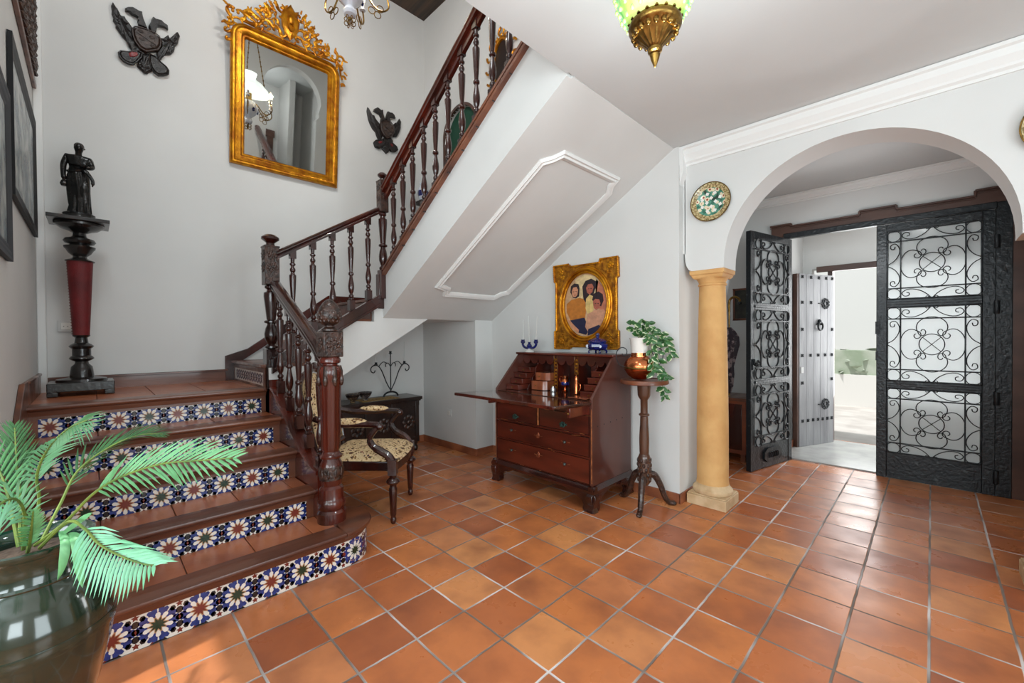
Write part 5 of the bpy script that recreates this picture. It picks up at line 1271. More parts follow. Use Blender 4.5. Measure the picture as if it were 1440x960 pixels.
bowl(-1.90,.56,.95,'dark blue and cream painted bowl on the chest, the right one of the pair',mat('bowl_dark_pattern',(60,52,60),.3,col2=(150,140,128),scale=60,thr=(.5,.6)),M['dark'])
bowl(-1.84,.40,.95,'brown painted bowl on the chest, the left one, half behind the newel',mat('bowl_brown_pattern',(70,50,36),.3,col2=(160,136,104),scale=60,thr=(.5,.6)),M['dark'])
t=thing('iron_candelabrum','black wrought-iron three-light candelabrum with curled arms standing on the chest','candelabrum',(-1.93,.87,cz_+.002))
m=MB();pts=[(.0,.085*math.cos(a),.0+.05*math.sin(a)+.006) for a in [PI*k/14 for k in range(15)]]
m.tube(pts,.010,8);m.tube([(0,0,.055),(0,0,.47)],.006,8);m.build('stand',M['iron'],t,local=True)
for s in (-1,1):
    m=MB();m.tube(smoothpath([(0,0,.07),(0,s*.05,.16),(0,s*.10,.28),(0,s*.14,.34),(0,s*.185,.355),(0,s*.225,.33),(0,s*.225,.29),(0,s*.195,.275),(0,s*.18,.30)],4),.006,8)
    m.tube(smoothpath([(0,0,.33),(0,s*.03,.37),(0,s*.06,.36),(0,s*.055,.33)],4),.0045,7)
    m.tube(smoothpath([(0,s*.14,.34),(0,s*.09,.385),(0,s*.04,.37)],4),.0045,7)
    m.build('curled_arm',M['iron'],t,local=True)
    m=MB();m.lathe([(.006,0),(.026,.008),(.012,.012),(.014,.03),(.010,.03)],(0,s*.17,.355),14);m.build('candle_cup',M['iron'],t,local=True)
m=MB();m.lathe([(.006,0),(.026,.008),(.012,.012),(.014,.035),(.010,.035)],(0,0,.465),14);m.build('candle_cup',M['iron'],t,local=True)
m=MB();m.tube([(0,.17,.385),(0,.172,.60)],[.006,.0045],8);m.tube([(0,-.17,.385),(0,-.172,.52)],[.006,.0045],8);m.build('taper_candle',M['outlet'],t,local=True)
# ================================================================== PLANT STAND, COPPER POT, VINE
SX,SY=.765,1.42
t=thing('plant_stand','slim turned wooden pedestal table on three curved legs between bureau and column','plant stand',(SX,SY,0))
m=MB();m.lathe([(.165,.90),(.172,.905),(.172,.918),(.165,.925)],seg=32);m.lathe([(.172,.917),(.168,.93),(.160,.93),(.158,.924)],seg=32);m.build('table_top',M['stepwood'],t,local=True)
m=MB();m.lathe([(.03,.16),(.042,.18),(.045,.24),(.044,.36),(.036,.38),(.032,.385),(.034,.40),(.036,.50),(.030,.60),(.028,.66),(.038,.668),(.038,.676),(.026,.684),(.026,.78),(.040,.80),(.045,.815),(.048,.90)],seg=24)
m.build('turned_column',mat('walnut_column',(96,64,46),.3,col2=(70,44,32),scale=6,coat=.5),t,local=True,angle=40)
m=MB()
for j in range(5):
    for k in range(8):
        a=2*PI*(k+.5*(j%2))/8;m.ball((.043*math.cos(a),.043*math.sin(a),.20+.035*j),.012,.012,.018,7,5)
m.build('carved_vine_band',M['carved'],t,local=True)
for a in (math.radians(-72),math.radians(48),math.radians(168)):
    c,s=math.cos(a),math.sin(a)
    p=[(.03,.235),(.075,.225),(.12,.15),(.15,.07),(.185,.022),(.225,.015)]
    m=MB();sp_=smoothpath([(c*r,s*r,z) for r,z in p],5);m.tube(sp_,[.028-.010*min(1,i/20) for i in range(len(sp_))],9);m.ball((c*.222,s*.222,.014),.02,.02,.013);m.build('curved_leg',M['carved'],t,local=True)
t=thing('copper_pot','round polished copper pot with a white collar and wire handles on the plant stand','pot',(SX-.035,SY,.93))
m=MB();m.lathe([(.045,0),(.05,.004),(.085,.03),(.108,.07),(.112,.10),(.100,.135),(.078,.155),(.062,.165),(.060,.205),(.057,.205),(.058,.17)],seg=36);m.build('pot_body',M['copper'],t,local=True,angle=50)
m=MB();m.lathe([(.109,.078),(.1145,.083),(.1145,.089),(.110,.094)],seg=36);m.build('pot_seam',M['brass'],t,local=True)
m=MB();m.lathe([(.055,.16),(.062,.205),(.066,.285),(.072,.30),(.074,.305),(.068,.305),(.062,.285),(.055,.29),(0,.285)],seg=30);m.build('white_collar',M['white'],t,local=True,angle=50)
for s in (-1,1):
    d=Vector((.707,.707,0))*s
    q=[(.10,.09),(.15,.11),(.172,.16),(.165,.21),(.13,.235),(.098,.22),(.095,.19),(.115,.175),(.13,.19)]
    m=MB();m.tube(smoothpath([tuple(d*r)+() if False else (d.x*r,d.y*r,z) for r,z in q],5),.0035,7);m.build('wire_handle',M['iron'],t,local=True)
t=thing('trailing_vine','variegated trailing vine spilling to the right out of the copper pot','plant',(SX-.035,SY,1.23))
rnd=random.Random(9)
rt=Vector((.72,.69,0)).normalized() # right as seen from the room
fwv=Vector((.69,-.72,0))
stems=[[(0,0,-.02),(.02,0,.06),(.06,.0,.07)],[(0,0,-.02),(-.03,0,.06),(-.06,.01,.075)],[(0,0,-.02),(-.02,.02,.10),(-.04,.02,.12)],[(0,0,-.02),(.03,.0,.10),(.07,.02,.11)],
 [(0,0,0),(.07,.02,.05),(.13,.02,.02),(.18,.02,-.02),(.21,.02,-.08),(.23,.02,-.14)],
 [(0,0,0),(.03,.05,.03),(.06,.08,-.04),(.06,.09,-.13),(.07,.09,-.20),(.08,.09,-.26)],
 [(0,0,0),(.06,.05,.02),(.10,.07,-.06),(.11,.08,-.15),(.11,.08,-.22),(.15,.08,-.27),(.18,.08,-.28)],
 [(.14,.08,-.34),(.15,.08,-.37),(.155,.08,-.42)],[(0,0,0),(.07,0,.08),(.13,0,.05),(.19,-.0,.0),(.215,0,-.04)]]
m=MB();lv=MB()
for s_ in stems:
    P=smoothpath([(rt*a+fwv*b+Vector((0,0,c))) for a,b,c in s_],6)
    m.tube(P,.0022,5)
    for i in range(3,len(P)-0,4):
        for sg in (-1,1):
            p=P[i-(1 if sg>0 else 0)];d=(P[min(i+1,len(P)-1)]-P[i-1]).normalized();sd=Vector((0,0,1)).cross(fwv).normalized()
            ax=(d*.5+sd*sg*.8*rnd.uniform(.6,1.1)+Vector((0,0,rnd.uniform(-.35,.25)))+fwv*rnd.uniform(0,.5)).normalized()
            w=ax.cross(fwv+Vector((rnd.uniform(-.4,.4),rnd.uniform(-.4,.4),rnd.uniform(-.4,.4)))).normalized();nn=ax.cross(w)
            L_=rnd.uniform(.050,.074);Wd_=L_*.31
            prof=[(0,.001),(.2,.75),(.45,1),(.7,.75),(.9,.3),(1,0)]
            vs=[];
            for f,ww in prof: vs+=[p+ax*L_*f-w*Wd_*ww+nn*.004*ww,p+ax*L_*f-w*Wd_*ww*.62,p+ax*L_*f-nn*.003,p+ax*L_*f+w*Wd_*ww*.62,p+ax*L_*f+w*Wd_*ww+nn*.004*ww]
            for r_ in range(len(prof)-1):
                for c_ in range(4): lv.add([vs[r_*5+c_],vs[r_*5+c_+1],vs[r_*5+5+c_+1],vs[r_*5+5+c_]],[(0,1,2,3)],1 if c_ in (0,3) and rnd.random()<.5 else 0)
m.tube([tuple(rt*.11+fwv*.08+Vector((0,0,-.24))),tuple(rt*.145+fwv*.08+Vector((0,0,-.36)))],.002,5);m.build('vine_stem',M['stem'],t,local=True);lv.build('vine_leaves',[M['vine'],M['vinew']],t,local=True,angle=80)
# ================================================================== PLATES
plm=glaze_plate();M['pltrim']=mat('plate_border_glaze',(196,178,132),.25,col2=(112,96,50),scale=70,thr=(.45,.6),coat=.5)
def plate(x,z,label,r=.135):
    t=thing('decorative_plate',label,'plate',(x,YA,z))
    t.rotation_euler=(math.radians(90),0,0)
    m=MB();m.lathe([(0,.006),(r*.5,.006),(r*.62,.010),(r*.72,.020),(r*.97,.030),(r,.034),(r*1.01,.030),(r*.75,.012),(r*.5,.001),(0,.001)],seg=48)
    m.build('plate_body',plm,t,local=True,angle=40)
    m=MB();m.tube([(r*math.cos(a),r*math.sin(a),.032) for a in [2*PI*k/48 for k in range(48)]],.0035,6,closed=True);m.build('gilt_rim',M['brass'],t,local=True)
    m=MB();m.lathe([(r*.73,.0222),(r*.97,.0312)],seg=48,cap=False);m.build('painted_border',M['pltrim'],t,local=True)
    m=MB()
    for k in range(40):
        a=2*PI*k/40;m.ball((r*.86*math.cos(a),r*.86*math.sin(a),.0275),.007,.005,.003,6,4)
    m.build('rim_pattern',mat('plate_gold_dots',(176,150,96),.3,col2=(120,80,50),scale=80),t,local=True)
    m=MB()
    for k in range(8):
        for R_ in ((.030,.012),(.066,.012)):
            a=2*PI*k/8+(R_[0]>.05)*.39
            if R_[0]<.05 and k%2: continue
            m.prism([(R_[0]*math.cos(a)+.014*math.cos(a+q),R_[0]*math.sin(a)+.014*math.sin(a+q)) for q in (0,PI/2,PI,-PI/2)],'z',.006 if R_[0]<.05 else .0065,.0085 if R_[0]<.05 else .010)
    m.build('white_lozenge',M['white'],t,local=True,smooth=False)
    return t
plate(1.138,2.20,'round painted ceramic plate with a star pattern, on the wall left of the arch')
plate(2.682,2.21,'painted ceramic plate cut off by the right edge, right of the arch')
# ================================================================== PENDANT LAMP
t=thing('pendant_lamp','green iridescent glass pendant lamp with a brass finial hanging from the ceiling','lamp',(1.552,-.001,2.205))
m=MB();pr=[(0,0),(.004,.004),(.014,.03),(.018,.045),(.014,.05),(.024,.056),(.026,.066),(.022,.072),(.05,.095),(.072,.118),(.085,.132),(.090,.138),(.092,.15),(.088,.158)]
m.lathe(pr,seg=36,flute=(18,.12,.08,.13));
for k in range(18):
    a=2*PI*k/18;m.ball((.074*math.cos(a),.074*math.sin(a),.122),.010,.010,.014,7,5);m.lathe([(.007,0),(0,.016)],(.089*math.cos(a),.089*math.sin(a),.156),5)
m.build('brass_finial',M['brass'],t,local=True,angle=40)
gm=bpy.data.materials.new('iridescent_green_glass');gm.use_nodes=True;nt=gm.node_tree;N=nt.nodes;L=nt.links;b=N['Principled BSDF']
lw=N.new('ShaderNodeLayerWeight');lw.inputs[0].default_value=.35;r=N.new('ShaderNodeValToRGB');cr=r.color_ramp
cr.elements[0].position=0;cr.elements[0].color=s2l((236,240,170));cr.elements[1].position=1;cr.elements[1].color=s2l((10,120,190))
for p,c in ((.3,(190,226,110)),(.55,(110,214,120)),(.8,(60,200,180))): q=cr.elements.new(p);q.color=s2l(c)
L.new(lw.outputs['Facing'],r.inputs['Fac']);L.new(r.outputs['Color'],b.inputs['Base Color']);L.new(r.outputs['Color'],b.inputs['Emission Color']);b.inputs['Emission Strength'].default_value=.55;b.inputs['Roughness'].default_value=.08;b.inputs['Coat Weight'].default_value=1
m=MB();m.lathe([(.086,.155),(.105,.18),(.125,.22),(.138,.27),(.14,.31),(.13,.35),(.10,.385),(.08,.395)],seg=40)
for j in range(6):
    for k in range(20):
        a=2*PI*(k+.5*(j%2))/20;z=.18+.03*j;rr=[.105,.122,.134,.139,.139,.133][j];m.ball((rr*math.cos(a),rr*math.sin(a),z),.008,.008,.011,6,4)
m.build('glass_bowl',gm,t,local=True,angle=60)
m=MB();m.lathe([(.08,.39),(.085,.40),(.03,.41),(.012,.415),(.012,.432),(.05,.434),(.05,.4348)],seg=24);m.build('ceiling_fitting',M['brass'],t,local=True)
# ================================================================== CHANDELIER (stairwell)
t=thing('porcelain_chandelier','white and blue porcelain chandelier with brass scroll arms hanging in the stairwell','chandelier',(-.65,-.122,3.44))
t.location=(-.65,-.122,3.44)
m=MB()
for k in range(6):
    a=2*PI*k/6
    for q in (0,1): m.tube([(.022*math.cos(a)+.016*math.cos(s_)*math.cos(a),.022*math.sin(a)+.016*math.cos(s_)*math.sin(a),.02+.03*q+.016*math.sin(s_)) for s_ in [2*PI*j/10 for j in range(10)]],.003,5,closed=True)
m.ball((0,0,.06),.012);m.build('brass_pendant_scroll',M['brass'],t,local=True)
m=MB();m.lathe([(.015,.062),(.040,.08),(.046,.10),(.038,.122),(.030,.13),(.034,.14),(.075,.18),(.095,.22),(.098,.26),(.08,.30),(.05,.32)],seg=30);m.build('porcelain_body',M['porc'],t,local=True)
m=MB()
for k in range(5):
    a=2*PI*k/5+.3
    for j in range(5): m.ball((.094*math.cos(a+.09*math.cos(j*1.26)),.094*math.sin(a+.09*math.cos(j*1.26)),.22+.016*math.sin(j*1.26)),.010,.010,.010,6,4)
m.build('blue_flower',M['cobalt'],t,local=True)
for k in range(6):
    a=2*PI*k/6+.25;c,s=math.cos(a),math.sin(a)
    m=MB();m.tube(smoothpath([(c*r,s*r,z) for r,z in ((.05,.31),(.11,.27),(.17,.20),(.23,.19),(.27,.23),(.265,.28),(.25,.30))],4),.006,7)
    for rr,zz_ in ((.15,.17),(.19,.15),(.21,.20)): m.tube([(c*(rr+.024*math.cos(q)),s*(rr+.024*math.cos(q)),zz_+.024*math.sin(q)) for q in [2*PI*j/12 for j in range(12)]],.0035,5,closed=True)
    ar=m.build('scroll_arm',M['brass'],t,local=True)
    m=MB();m.lathe([(.006,.30),(.022,.305),(.018,.312),(.012,.32),(.012,.36)],(c*.25,s*.25,0),12);m.build('candle_sleeve',M['porc'],ar,local=True)
    m=MB();m.lathe([(.010,.36),(.018,.38),(.016,.405),(.004,.43),(0,.435)],(c*.25,s*.25,0),12);m.build('lit_bulb',M['bulb'],ar,local=True)
m=MB();m.lathe([(.20,.40),(.21,.405),(.19,.46),(.13,.52),(.08,.545),(.06,.57),(.075,.62),(.07,.625),(.05,.57)],seg=32);m.build('opal_shade',M['opal'],t,local=True)
m=MB();m.lathe([(.045,.32),(.03,.35),(.03,.45)],seg=16)
for k in range(3):
    a=2*PI*k/3;m.tube([(.17*math.cos(a),.17*math.sin(a),.42),(.04*math.cos(a),.04*math.sin(a),1.10)],.005,6)
    for j in range(14):
        f=j/14;m.ball(((.17-.13*f)*math.cos(a),(.17-.13*f)*math.sin(a),.42+.68*f),.009,.009,.012,6,4)
m.tube([(0,0,1.10),(0,0,1.628)],.006,6);m.lathe([(.05,1.09),(.05,1.10),(0,1.14)],seg=14);m.build('hanging_chain',M['brass'],t,local=True)
# ================================================================== THINGS ON THE UPPER RIGHT WALL
m=MB();pa=[(-1.41+.27*math.cos(PI-PI*k/20),3.50+.27*math.sin(PI*k/20)) for k in range(21)];pb=[(-1.41+.30*math.cos(PI-PI*k/20),3.50+.30*math.sin(PI*k/20)) for k in range(21)]
pa=[(-1.68,2.80)]+pa+[(-1.14,2.80)];pb=[(-1.71,2.80)]+pb+[(-1.11,2.80)]
for i in range(len(pa)-1): m.prism([pa[i],pb[i],pb[i+1],pa[i+1]],'y',1.435,1.47)
t=thing('arched_alcove','arched alcove lined in dark green with a brown rim, seen between the upper balusters','alcove',(-1.41,1.5,2.8))
m.build('alcove_rim',M['doorwood'],t,angle=30)
m=MB();m.prism(pa,'y',1.492,1.5);m.build('green_backing',M['green'],t,smooth=False)
m=MB();m.box(-1.68,-1.14,1.37,1.49,2.80,2.82);m.build('alcove_shelf',M['doorwood'],t)
t=thing('gilt_figurine','small black and gold figurine standing in the green alcove','figurine',(-1.46,1.43,2.82),rz=-.8)
V_=[(0,0,.16),(0,0,.21),(0,0,.26),(0,0,.285),(0,0,.31),(0,-.04,.25),(.02,-.06,.20),(.05,-.05,.23),(0,.04,.25),(.01,.06,.19),(0,-.018,.09),(0,-.02,.03),(0,.018,.09),(0,.02,.03)]
skinfig('figurine_body',V_,[(0,1),(1,2),(2,3),(3,4),(2,5),(5,6),(6,7),(2,8),(8,9),(0,10),(10,11),(0,12),(12,13)],[.026,.024,.026,.012,.022,.012,.010,.009,.012,.010,.018,.014,.018,.014],M['gold'],t,scale=1.15)
m=MB();m.lathe([(.06,0),(.062,.01),(.045,.02),(.05,.03),(.04,.04)],seg=16);m.lathe([(.045,.10),(.055,.06),(.062,.045)],seg=16);m.build('black_gold_robe',M['black'],t,local=True)
m=MB();m.lathe([(.0,.42),(.022,.41),(.03,.39),(.025,.36),(.0,.35)],seg=14);m.build('pale_headdress',M['brass'],t,local=True)
t=thing('gilt_ornate_sconce','ornate gilded openwork wall ornament behind the topmost balusters','wall ornament',(-.72,1.45,3.9))
m=MB();XCc=1.43
m.tube([(-.72+.13*math.cos(a),XCc,3.92+.24*math.sin(a)) for a in [2*PI*k/26 for k in range(26)]],.022,8,closed=True)
for k in range(16):
    a=2*PI*k/16;c=(-.72+.17*math.cos(a),3.92+.29*math.sin(a))
    pts=spiral(c,.05,.012,a,a+4.2,12);m.tube([(p[0],XCc-.01,p[1]) for p in pts],[.013*(1-.5*i/12) for i in range(13)],6)
for z,r_ in ((3.60,.045),(3.52,.05),(3.44,.04),(3.37,.03)): 
    for s in (-1,1):
        pts=spiral((-.72+s*r_*.8,z),r_,.01,0,s*4.4,12);m.tube([(p[0],XCc,p[1]) for p in pts],.011,6)
m.tube([(-.72,XCc,3.68),(-.72,XCc,3.32)],.018,7);m.build('gilt_openwork',M['gold'],t)
m=MB();m.prism(circle((-.72,3.92),.125,.235,n=26),'y',1.435,1.446);m.build('dark_centre',M['dark'],t,smooth=False)
t=thing('porcelain_jar_on_bracket','white and blue porcelain jar on a small dark bracket beside the upper flight','jar',(-1.98,1.34,2.83))
m=MB();m.lathe([(.03,0),(.034,.01),(.05,.05),(.062,.10),(.06,.15),(.04,.19),(.03,.20),(.04,.22),(.02,.25),(0,.26)],seg=20);m.build('jar_body',M['porc'],t,local=True)
m=MB();m.lathe([(.056,.07),(.0635,.10),(.0625,.13),(.055,.15)],seg=20);m.build('blue_band',M['cobalt'],t,local=True)
m=MB();m.box(-.08,.10,-.09,.105,-.02,0);m.prism([(-.1+.11,-.02),(.10,-.02),(.10,-.14)],'x',-.02,.02);m.build('wall_bracket',M['dark'],t,local=True)
# ================================================================== UPPER GALLERY SEEN IN THE MIRROR
mb=MB();cx2,r2,zs2=.83,.42,4.52;xg0,xg1=.97,1.12
pp=[(cx2+r2*math.cos(PI-PI*k/28),zs2+r2*math.sin(PI*k/28)) for k in range(29)]
poly=[(-2.2,UZ),(-2.2,2.95),(cx2-r2+.06,2.95),(cx2-r2+.06,4.28),(cx2-r2+.02,4.34),(cx2-r2+.03,4.40)]+pp+[(cx2+r2-.03,4.40),(cx2+r2-.02,4.34),(cx2+r2-.06,4.28),(cx2+r2-.06,2.95),(1.45,2.95),(1.45,UZ)]
mb.prism(poly,'x',xg0,xg1)
struct('wall_gallery',mb,M['wall'],smooth=True,angle=20)
mb=MB();mb.box(2.5,2.6,-1.0,3.2,2.95,UZ);mb.box(1.9,2.5,1.05,1.14,2.95,UZ);mb.box(1.12,2.6,3.1,3.2,2.95,UZ)
struct('wall_gallery_back',mb,M['wall'],smooth=False)
d4=bpy.data.objects.new('door_4',None);C.objects.link(d4);d4.location=(2.48,.62,2.95);d4['kind']='structure'
m=MB();m.box(-.02,.02,-.40,-.30,0,1.30);m.box(-.02,.02,.25,.35,0,1.30);m.box(-.03,.02,-.42,.37,1.22,1.34);m.build('door_casing',M['doorwood'],d4,local=True)
m=MB();m.bar((0,-.30,.6),(-.35,-.05,.6),.03,1.2);m.build('door_panel',M['copperwood'],d4,local=True)
# ================================================================== FOYER BITS
t=thing('framed_picture','small dark-framed picture on the foyer wall between the column and the open iron door','picture',(.84,YF,1.58))
m=MB();x0,x1,z0,z1=.73,.95,1.41,1.75
for X0,X1,Z0,Z1 in ((x0,x1,z0,z0+.02),(x0,x1,z1-.02,z1),(x0,x0+.02,z0,z1),(x1-.02,x1,z0,z1)): m.box(X0,X1,YF-.022,YF-.001,Z0,Z1)
m.build('frame',M['stepwood'],t,bevel=.003)
m=MB();m.box(x0+.02,x1-.02,YF-.010,YF-.002,z0+.02,z1-.02);m.build('dark_canvas',mat('dark_canvas',(62,60,48),.5,col2=(30,30,28),scale=12),t,smooth=False)
t=thing('foyer_cabinet','low orange-brown wooden cabinet in the foyer behind the column','cabinet',(.62,3.2,0))
m=MB();m.box(.42,.98,3.05,3.46,.08,.60);m.build('cabinet_body',mat('orange_brown_wood',(150,78,44),.4,col2=(110,54,34),scale=4,stretch=(.3,1,1)),t,bevel=.004)
m=MB();m.box(.40,1.0,3.03,3.47,.60,.63);m.build('cabinet_top',M['stepwood'],t,bevel=.004)
for x in (.43,.93):
    m=MB();m.box(x,x+.04,3.06,3.10,0,.09);m.build('cabinet_foot',M['stepwood'],t)
m=MB();m.box(.455,.69,3.04,3.052,.12,.57);m.build('cabinet_door',M['mahored'],t,bevel=.003)
m=MB();m.box(.71,.945,3.04,3.052,.12,.57);m.build('cabinet_door',M['mahored'],t,bevel=.003)
t=thing('umbrella','dark patterned umbrella with a curved brass-coloured handle leaning in the foyer','umbrella',(.775,3.22,.63))
m=MB();m.tube([(0,0,0),(0,0,.86)],.008,8);pts=smoothpath([(0,0,.86),(.0,0,.96),(.02,0,1.0),(.06,0,1.01),(.095,0,.985),(.10,0,.95)],4);m.tube(pts,.012,8);m.build('curved_handle',M['brass'],t,local=True)
m=MB();m.ball((.10,0,.945),.02);m.build('handle_knob',M['black'],t,local=True)
m=MB();m.lathe([(.015,.02),(.04,.10),(.05,.22),(.045,.30),(.075,.42),(.10,.52),(.095,.60),(.06,.66),(.02,.70)],seg=32,flute=(8,.35,.03,.69));m.build('folded_canopy',mat('umbrella_print',(60,50,58),.5,col2=(168,150,150),scale=16,thr=(.5,.56)),t,local=True)
t=thing('basket','small wicker basket with a looped handle standing on the foyer cabinet','basket',(.60,3.14,.63))
m=MB();m.lathe([(.06,0),(.09,.04),(.10,.10),(.095,.10),(.085,.04),(.05,.01)],seg=20);m.build('wicker_bowl',mat('wicker',(150,110,64),.7,col2=(100,70,40),scale=60),t,local=True)
m=MB();m.tube([(.095*math.cos(a),0,.10+.14*math.sin(a)) for a in [PI*k/14 for k in range(15)]],.006,7);m.build('loop_handle',M['brass'],t,local=True)
# ================================================================== GREEN JAR ON IRON STAND, PALM
JX,JY=.55,-1.56
t=thing('glazed_jar','big dark green and brown glazed jar in the lower left corner, holding palm fronds','jar',(JX,JY,.10))
m=MB();m.lathe([(.075,0),(.08,.004),(.088,.03),(.105,.10),(.132,.20),(.155,.30),(.166,.37),(.164,.42),(.148,.47),(.128,.505),(.114,.525),(.110,.56),(.111,.585),(.122,.60),(.126,.608),(.126,.616),(.120,.619),(.110,.612),(.103,.585),(.102,.54),(.12,.50),(.14,.42)],seg=48)
m.build('jar_body',M['potgreen'],t,local=True,angle=60)
m=MB();m.lathe([(.1665,.355),(.1685,.365),(.1685,.375),(.1665,.385)],seg=48);m.lathe([(.116,.520),(.118,.526),(.115,.532)],seg=48);m.build('jar_ridge',M['potgreen'],t,local=True)
m=MB();m.lathe([(.0885,.028),(.1055,.10),(.1325,.20),(.1515,.285)],seg=48);m.build('brown_lower_glaze',M['potbrown'],t,local=True)
m=MB();m.lathe([(.104,.575),(.06,.585),(0,.588)],seg=30);m.build('gravel_fill',M['soil'],t,local=True)
t=thing('iron_jar_stand','black wrought-iron stand with scrolled feet under the green jar','stand',(JX,JY,0))
m=MB();m.tube([(.095*math.cos(a),.095*math.sin(a),.125) for a in [2*PI*k/30 for k in range(30)]],.006,6,closed=True);m.tube([(.07*math.cos(a),.07*math.sin(a),.092) for a in [2*PI*k/30 for k in range(30)]],.006,6,closed=True);m.build('ring',M['iron'],t,local=True)
for k in range(4):
    a=math.radians(15)+PI/2*k;c,s=math.cos(a),math.sin(a)
    m=MB();m.tube(smoothpath([(c*r_,s*r_,z) for r_,z in ((.095,.16),(.102,.12),(.085,.06),(.11,.008),(.15,.008),(.165,.035),(.15,.055),(.135,.04))],4),.006,7);m.build('scroll_leg',M['iron'],t,local=True)
pl=thing('palm_plant','feathery green palm fronds rising from the green glazed jar','plant',(JX,JY,.69))
def frond(pts,L0,mt,name='frond',n=26,side=None,thick=.0045,droop=.15,wid=.0032,start=.18,tip=.35,sw=.62):
    P=smoothpath(pts,10);N_=len(P)
    cum=[0]
    for a,b in zip(P,P[1:]): cum.append(cum[-1]+(b-a).length)
    T_=cum[-1]
    def at(s):
        s*=T_
        for i in range(N_-1):
            if cum[i+1]>=s: 
                f=(s-cum[i])/max(1e-9,cum[i+1]-cum[i]);return P[i].lerp(P[i+1],f),(P[i+1]-P[i]).normalized()
        return P[-1],(P[-1]-P[-2]).normalized()
    m=MB();m.tube(P,[thick*(1-.75*i/N_) for i in range(N_)],6);st_=m.build(name,M['stem'],pl)
    m=MB();view=Vector((2.25,-1.44,1.25))
    rn=random.Random(int(abs(pts[-1][0]*1000)))
    up=Vector(side) if side else None
    for k in range(n):
        s=start+(1-start)*k/(n-1)
        p,d=at(s)
        nv=up.normalized() if up else Vector((.8,.1,.6)).normalized()
        sd=d.cross(nv).normalized()
        env=math.sin(PI*min(1,(s-start)/(1-start)*.8+.16))**.6
        L_=L0*max(tip,env)*rn.uniform(.92,1.06)
        if k==n-1: L_*=.8
        for sg in (-1,1):
            fw_=.62+.45*s
            ax=(sd*sg*sw+d*fw_+nv*rn.uniform(.0,.22)+Vector((0,0,rn.uniform(-.05,.05)))).normalized()
            mid=p+ax*L_*.5+Vector((0,0,-droop*L_*.12));end=p+ax*L_+Vector((0,0,-droop*L_*.6))
            w=ax.cross(nv).normalized();ww=wid*rn.uniform(.85,1.1)
            q1=p+(mid-p)*.35
            vs=[p-w*ww*.25,p+w*ww*.25,q1-w*ww*.95,q1+nv*ww*.35,q1+w*ww*.95,mid-w*ww,mid+nv*ww*.35,mid+w*ww,(mid+end)/2-w*ww*.6,(mid+end)/2+w*ww*.6,end]
            m.add(vs,[(0,3,2),(0,1,3),(1,4,3),(2,3,6,5),(3,4,7,6),(5,6,8),(6,9,8),(6,7,9),(8,9,10)])
    m.build('leaflets',mt,st_,angle=80)
# world-space rachis paths
frond([(.56,-1.55,.70),(.661,-1.49,.775),(.728,-1.44,.850),(.821,-1.389,.905),(.929,-1.322,.945),(1.045,-1.262,.965),(1.120,-1.21,.975)],.135,M['leaf'],n=23,side=(.75,-.25,.6),start=.38,sw=.5)
frond([(.57,-1.56,.70),(.601,-1.539,.82),(.642,-1.539,.905),(.692,-1.516,.978),(.77,-1.48,1.032),(.85,-1.445,1.06)],.125,M['leafpale'],n=25,side=(.8,.55,.2),start=.40,droop=.5)
frond([(.59,-1.54,.70),(.70,-1.485,.785),(.78,-1.455,.785),(.865,-1.43,.767),(.96,-1.398,.762),(1.06,-1.365,.768),(1.10,-1.35,.775)],.12,M['leafpale'],n=23,side=(.65,-.1,.75),start=.42,droop=.5)
frond([(.54,-1.54,.70),(.494,-1.505,.78),(.458,-1.469,.860),(.462,-1.40,.918),(.49,-1.335,.947),(.51,-1.28,.945)],.10,M['leafdark'],n=22,side=(.3,.1,.9),start=.35)
frond([(.52,-1.58,.70),(.46,-1.582,.80),(.42,-1.59,.87),(.38,-1.595,.93),(.34,-1.60,.99)],.11,M['leafdark'],n=17,side=(.9,.3,.2),start=.25,sw=.4)
frond([(.57,-1.57,.70),(.66,-1.56,.82),(.74,-1.575,.88),(.82,-1.615,.85),(.90,-1.655,.76)],.14,M['leafpale'],n=19,side=(.8,.5,.3),start=.25,droop=.6)
frond([(.54,-1.58,.70),(.50,-1.60,.83),(.46,-1.62,.90),(.43,-1.645,.95)],.11,M['leaf'],n=15,side=(.9,.3,.2),start=.25)
frond([(.60,-1.56,.70),(.66,-1.55,.76),(.70,-1.545,.80),(.735,-1.54,.84)],.05,M['leaf'],n=12,side=(.8,.2,.4),start=.2)
# broad basal leaves hanging over the rim
m=MB()
for pts,w in (([(.66,-1.49,.74),(.70,-1.47,.735),(.725,-1.465,.67),(.735,-1.46,.62)],.012),([(.65,-1.50,.75),(.69,-1.49,.73),(.70,-1.495,.68),(.69,-1.505,.64)],.010),([(.65,-1.50,.74),(.72,-1.46,.79),(.75,-1.44,.81)],.008)):
    P=smoothpath(pts,6);n=len(P);vs=[]
    for i,p in enumerate(P):
        ww=w*math.sin(PI*(.12+.88*i/(n-1)));d=(P[min(i+1,n-1)]-P[max(i-1,0)]).normalized();sd=d.cross(Vector((.8,-.2,.5))).normalized();vs+=[p-sd*ww,p+Vector((.004,0,.002)),p+sd*ww]
    m.add(vs,[(i*3+j,i*3+j+1,i*3+4+j,i*3+3+j) for i in range(n-1) for j in (0,1)])
m.build('basal_leaf',M['leaf'],pl,angle=80)
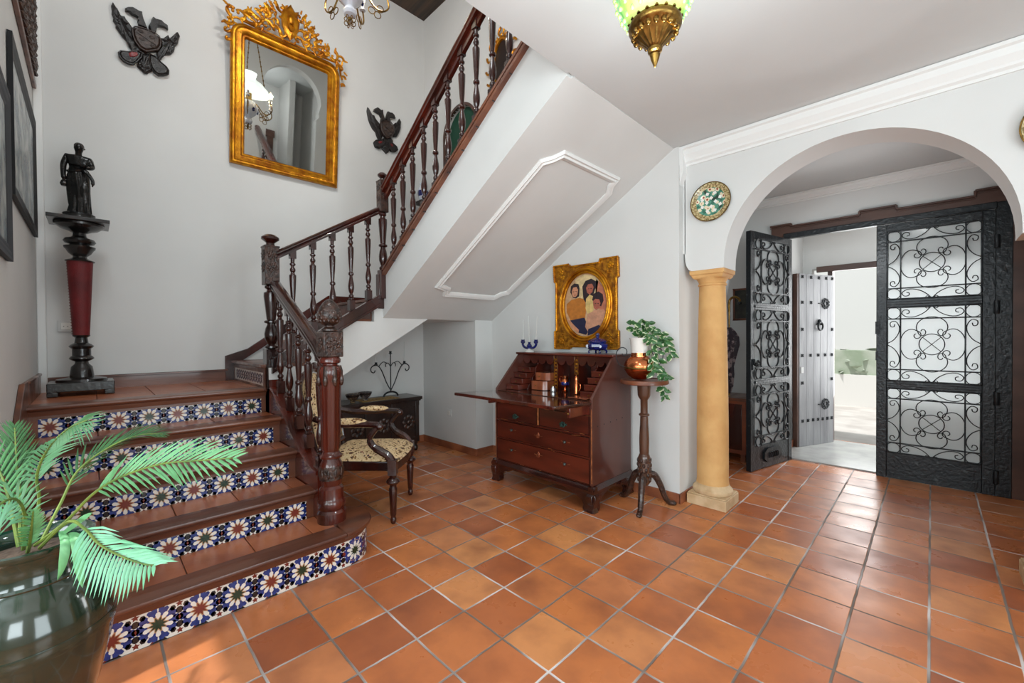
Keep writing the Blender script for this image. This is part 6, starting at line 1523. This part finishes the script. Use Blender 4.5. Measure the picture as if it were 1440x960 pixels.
# ================================================================== CAMERA
cam=bpy.data.cameras.new('camera');co=bpy.data.objects.new('camera',cam);C.objects.link(co)
yaw,pitch,roll=-.785,-.011,-.007
f_=Vector((math.sin(yaw)*math.cos(pitch),math.cos(yaw)*math.cos(pitch),math.sin(pitch)))
r0=Vector((math.cos(yaw),-math.sin(yaw),0));u0=r0.cross(f_)
rr=r0*math.cos(roll)+u0*math.sin(roll);uu_=-r0*math.sin(roll)+u0*math.cos(roll)
co.matrix_world=Matrix(((rr.x,uu_.x,-f_.x,2.25375),(rr.y,uu_.y,-f_.y,-1.43575),(rr.z,uu_.z,-f_.z,1.24825),(0,0,0,1)))
cam.sensor_width=36;cam.lens=36*590.44/1440;cam.clip_start=.02
bpy.context.scene.camera=co
# ================================================================== LIGHT
w=bpy.data.worlds.new('world');bpy.context.scene.world=w;w.use_nodes=True
bg=w.node_tree.nodes['Background'];bg.inputs[0].default_value=(.88,.95,1,1);bg.inputs[1].default_value=1.0
def light(name,kind,loc,energy,size=.3,rot=None,col=(1,1,1),sy=None):
    l=bpy.data.lights.new(name,kind);o=bpy.data.objects.new(name,l);C.objects.link(o);o.location=loc;l.energy=energy;l.color=col
    if kind=='AREA':
        l.size=size
        if sy: l.shape='RECTANGLE';l.size_y=sy
    elif kind=='POINT': l.shadow_soft_size=size
    if rot: o.rotation_euler=rot
    return o
def aim(o,p): o.rotation_euler=(Vector(p)-o.location).to_track_quat('-Z','Y').to_euler()
# daylight through the hall windows behind the viewer (lights sit in the window openings)
o=light('hall_window_light','AREA',(2.45,-4.12,1.55),150,3.2,sy=1.35,col=(.83,.955,1));aim(o,(2.0,0,3.0))
o=light('hall_window_light','AREA',(4.55,-2.6,1.55),60,1.2,sy=1.4,col=(.83,.955,1));aim(o,(0,-1.6,2.6))
o=light('side_opening_fill','AREA',(4.55,-.3,1.2),58,1.3,sy=2.0,col=(.83,.955,1));aim(o,(0,-.3,2.5))  # area fill added in an unseen right-wall opening behind the viewer
light('pendant_bulb','POINT',(1.552,-.001,2.06),19,.05,col=(.86,.95,1))
for k in (1,4):
    a_=2*PI*k/6+.25
    light('chandelier_bulb','POINT',(-.65+.25*math.cos(a_),-.122+.25*math.sin(a_),3.44+.47),23,.02,col=(1,.95,.90))
o=light('stairwell_fill','AREA',(.7,-1.2,4.7),46,1.0,sy=.8,col=(.90,.97,1));aim(o,(-2,.3,2.6))  # area fill added under the upper ceiling for the stairwell, no window modelled
light('gallery_room_fill','POINT',(1.8,.4,4.6),14,.05,col=(.97,.98,.97))  # point fill added to brighten the gallery room, without any fixture
# daylight in the street doorway
o=light('street_daylight','AREA',(2.05,4.9,1.3),50,1.2,sy=1.7,col=(.97,.99,1));aim(o,(2.0,2,0.6))
light('foyer_fill','POINT',(1.9,2.7,1.95),8,.06,col=(.95,.98,1))  # point fill added in mid-air to brighten the foyer, nothing hangs there
light('vestibule_fill','POINT',(2.2,4.1,2.3),5,.06)  # added fill inside the vestibule, no fixture of its own
sun=light('sun','SUN',(0,20,20),4.0,rot=(math.radians(24),0,math.radians(8)));sun.data.angle=.02
vs_=bpy.context.scene.view_settings
vs_.view_transform='Standard';vs_.look='None';vs_.exposure=-.31;vs_.gamma=1;vs_.use_curve_mapping=False
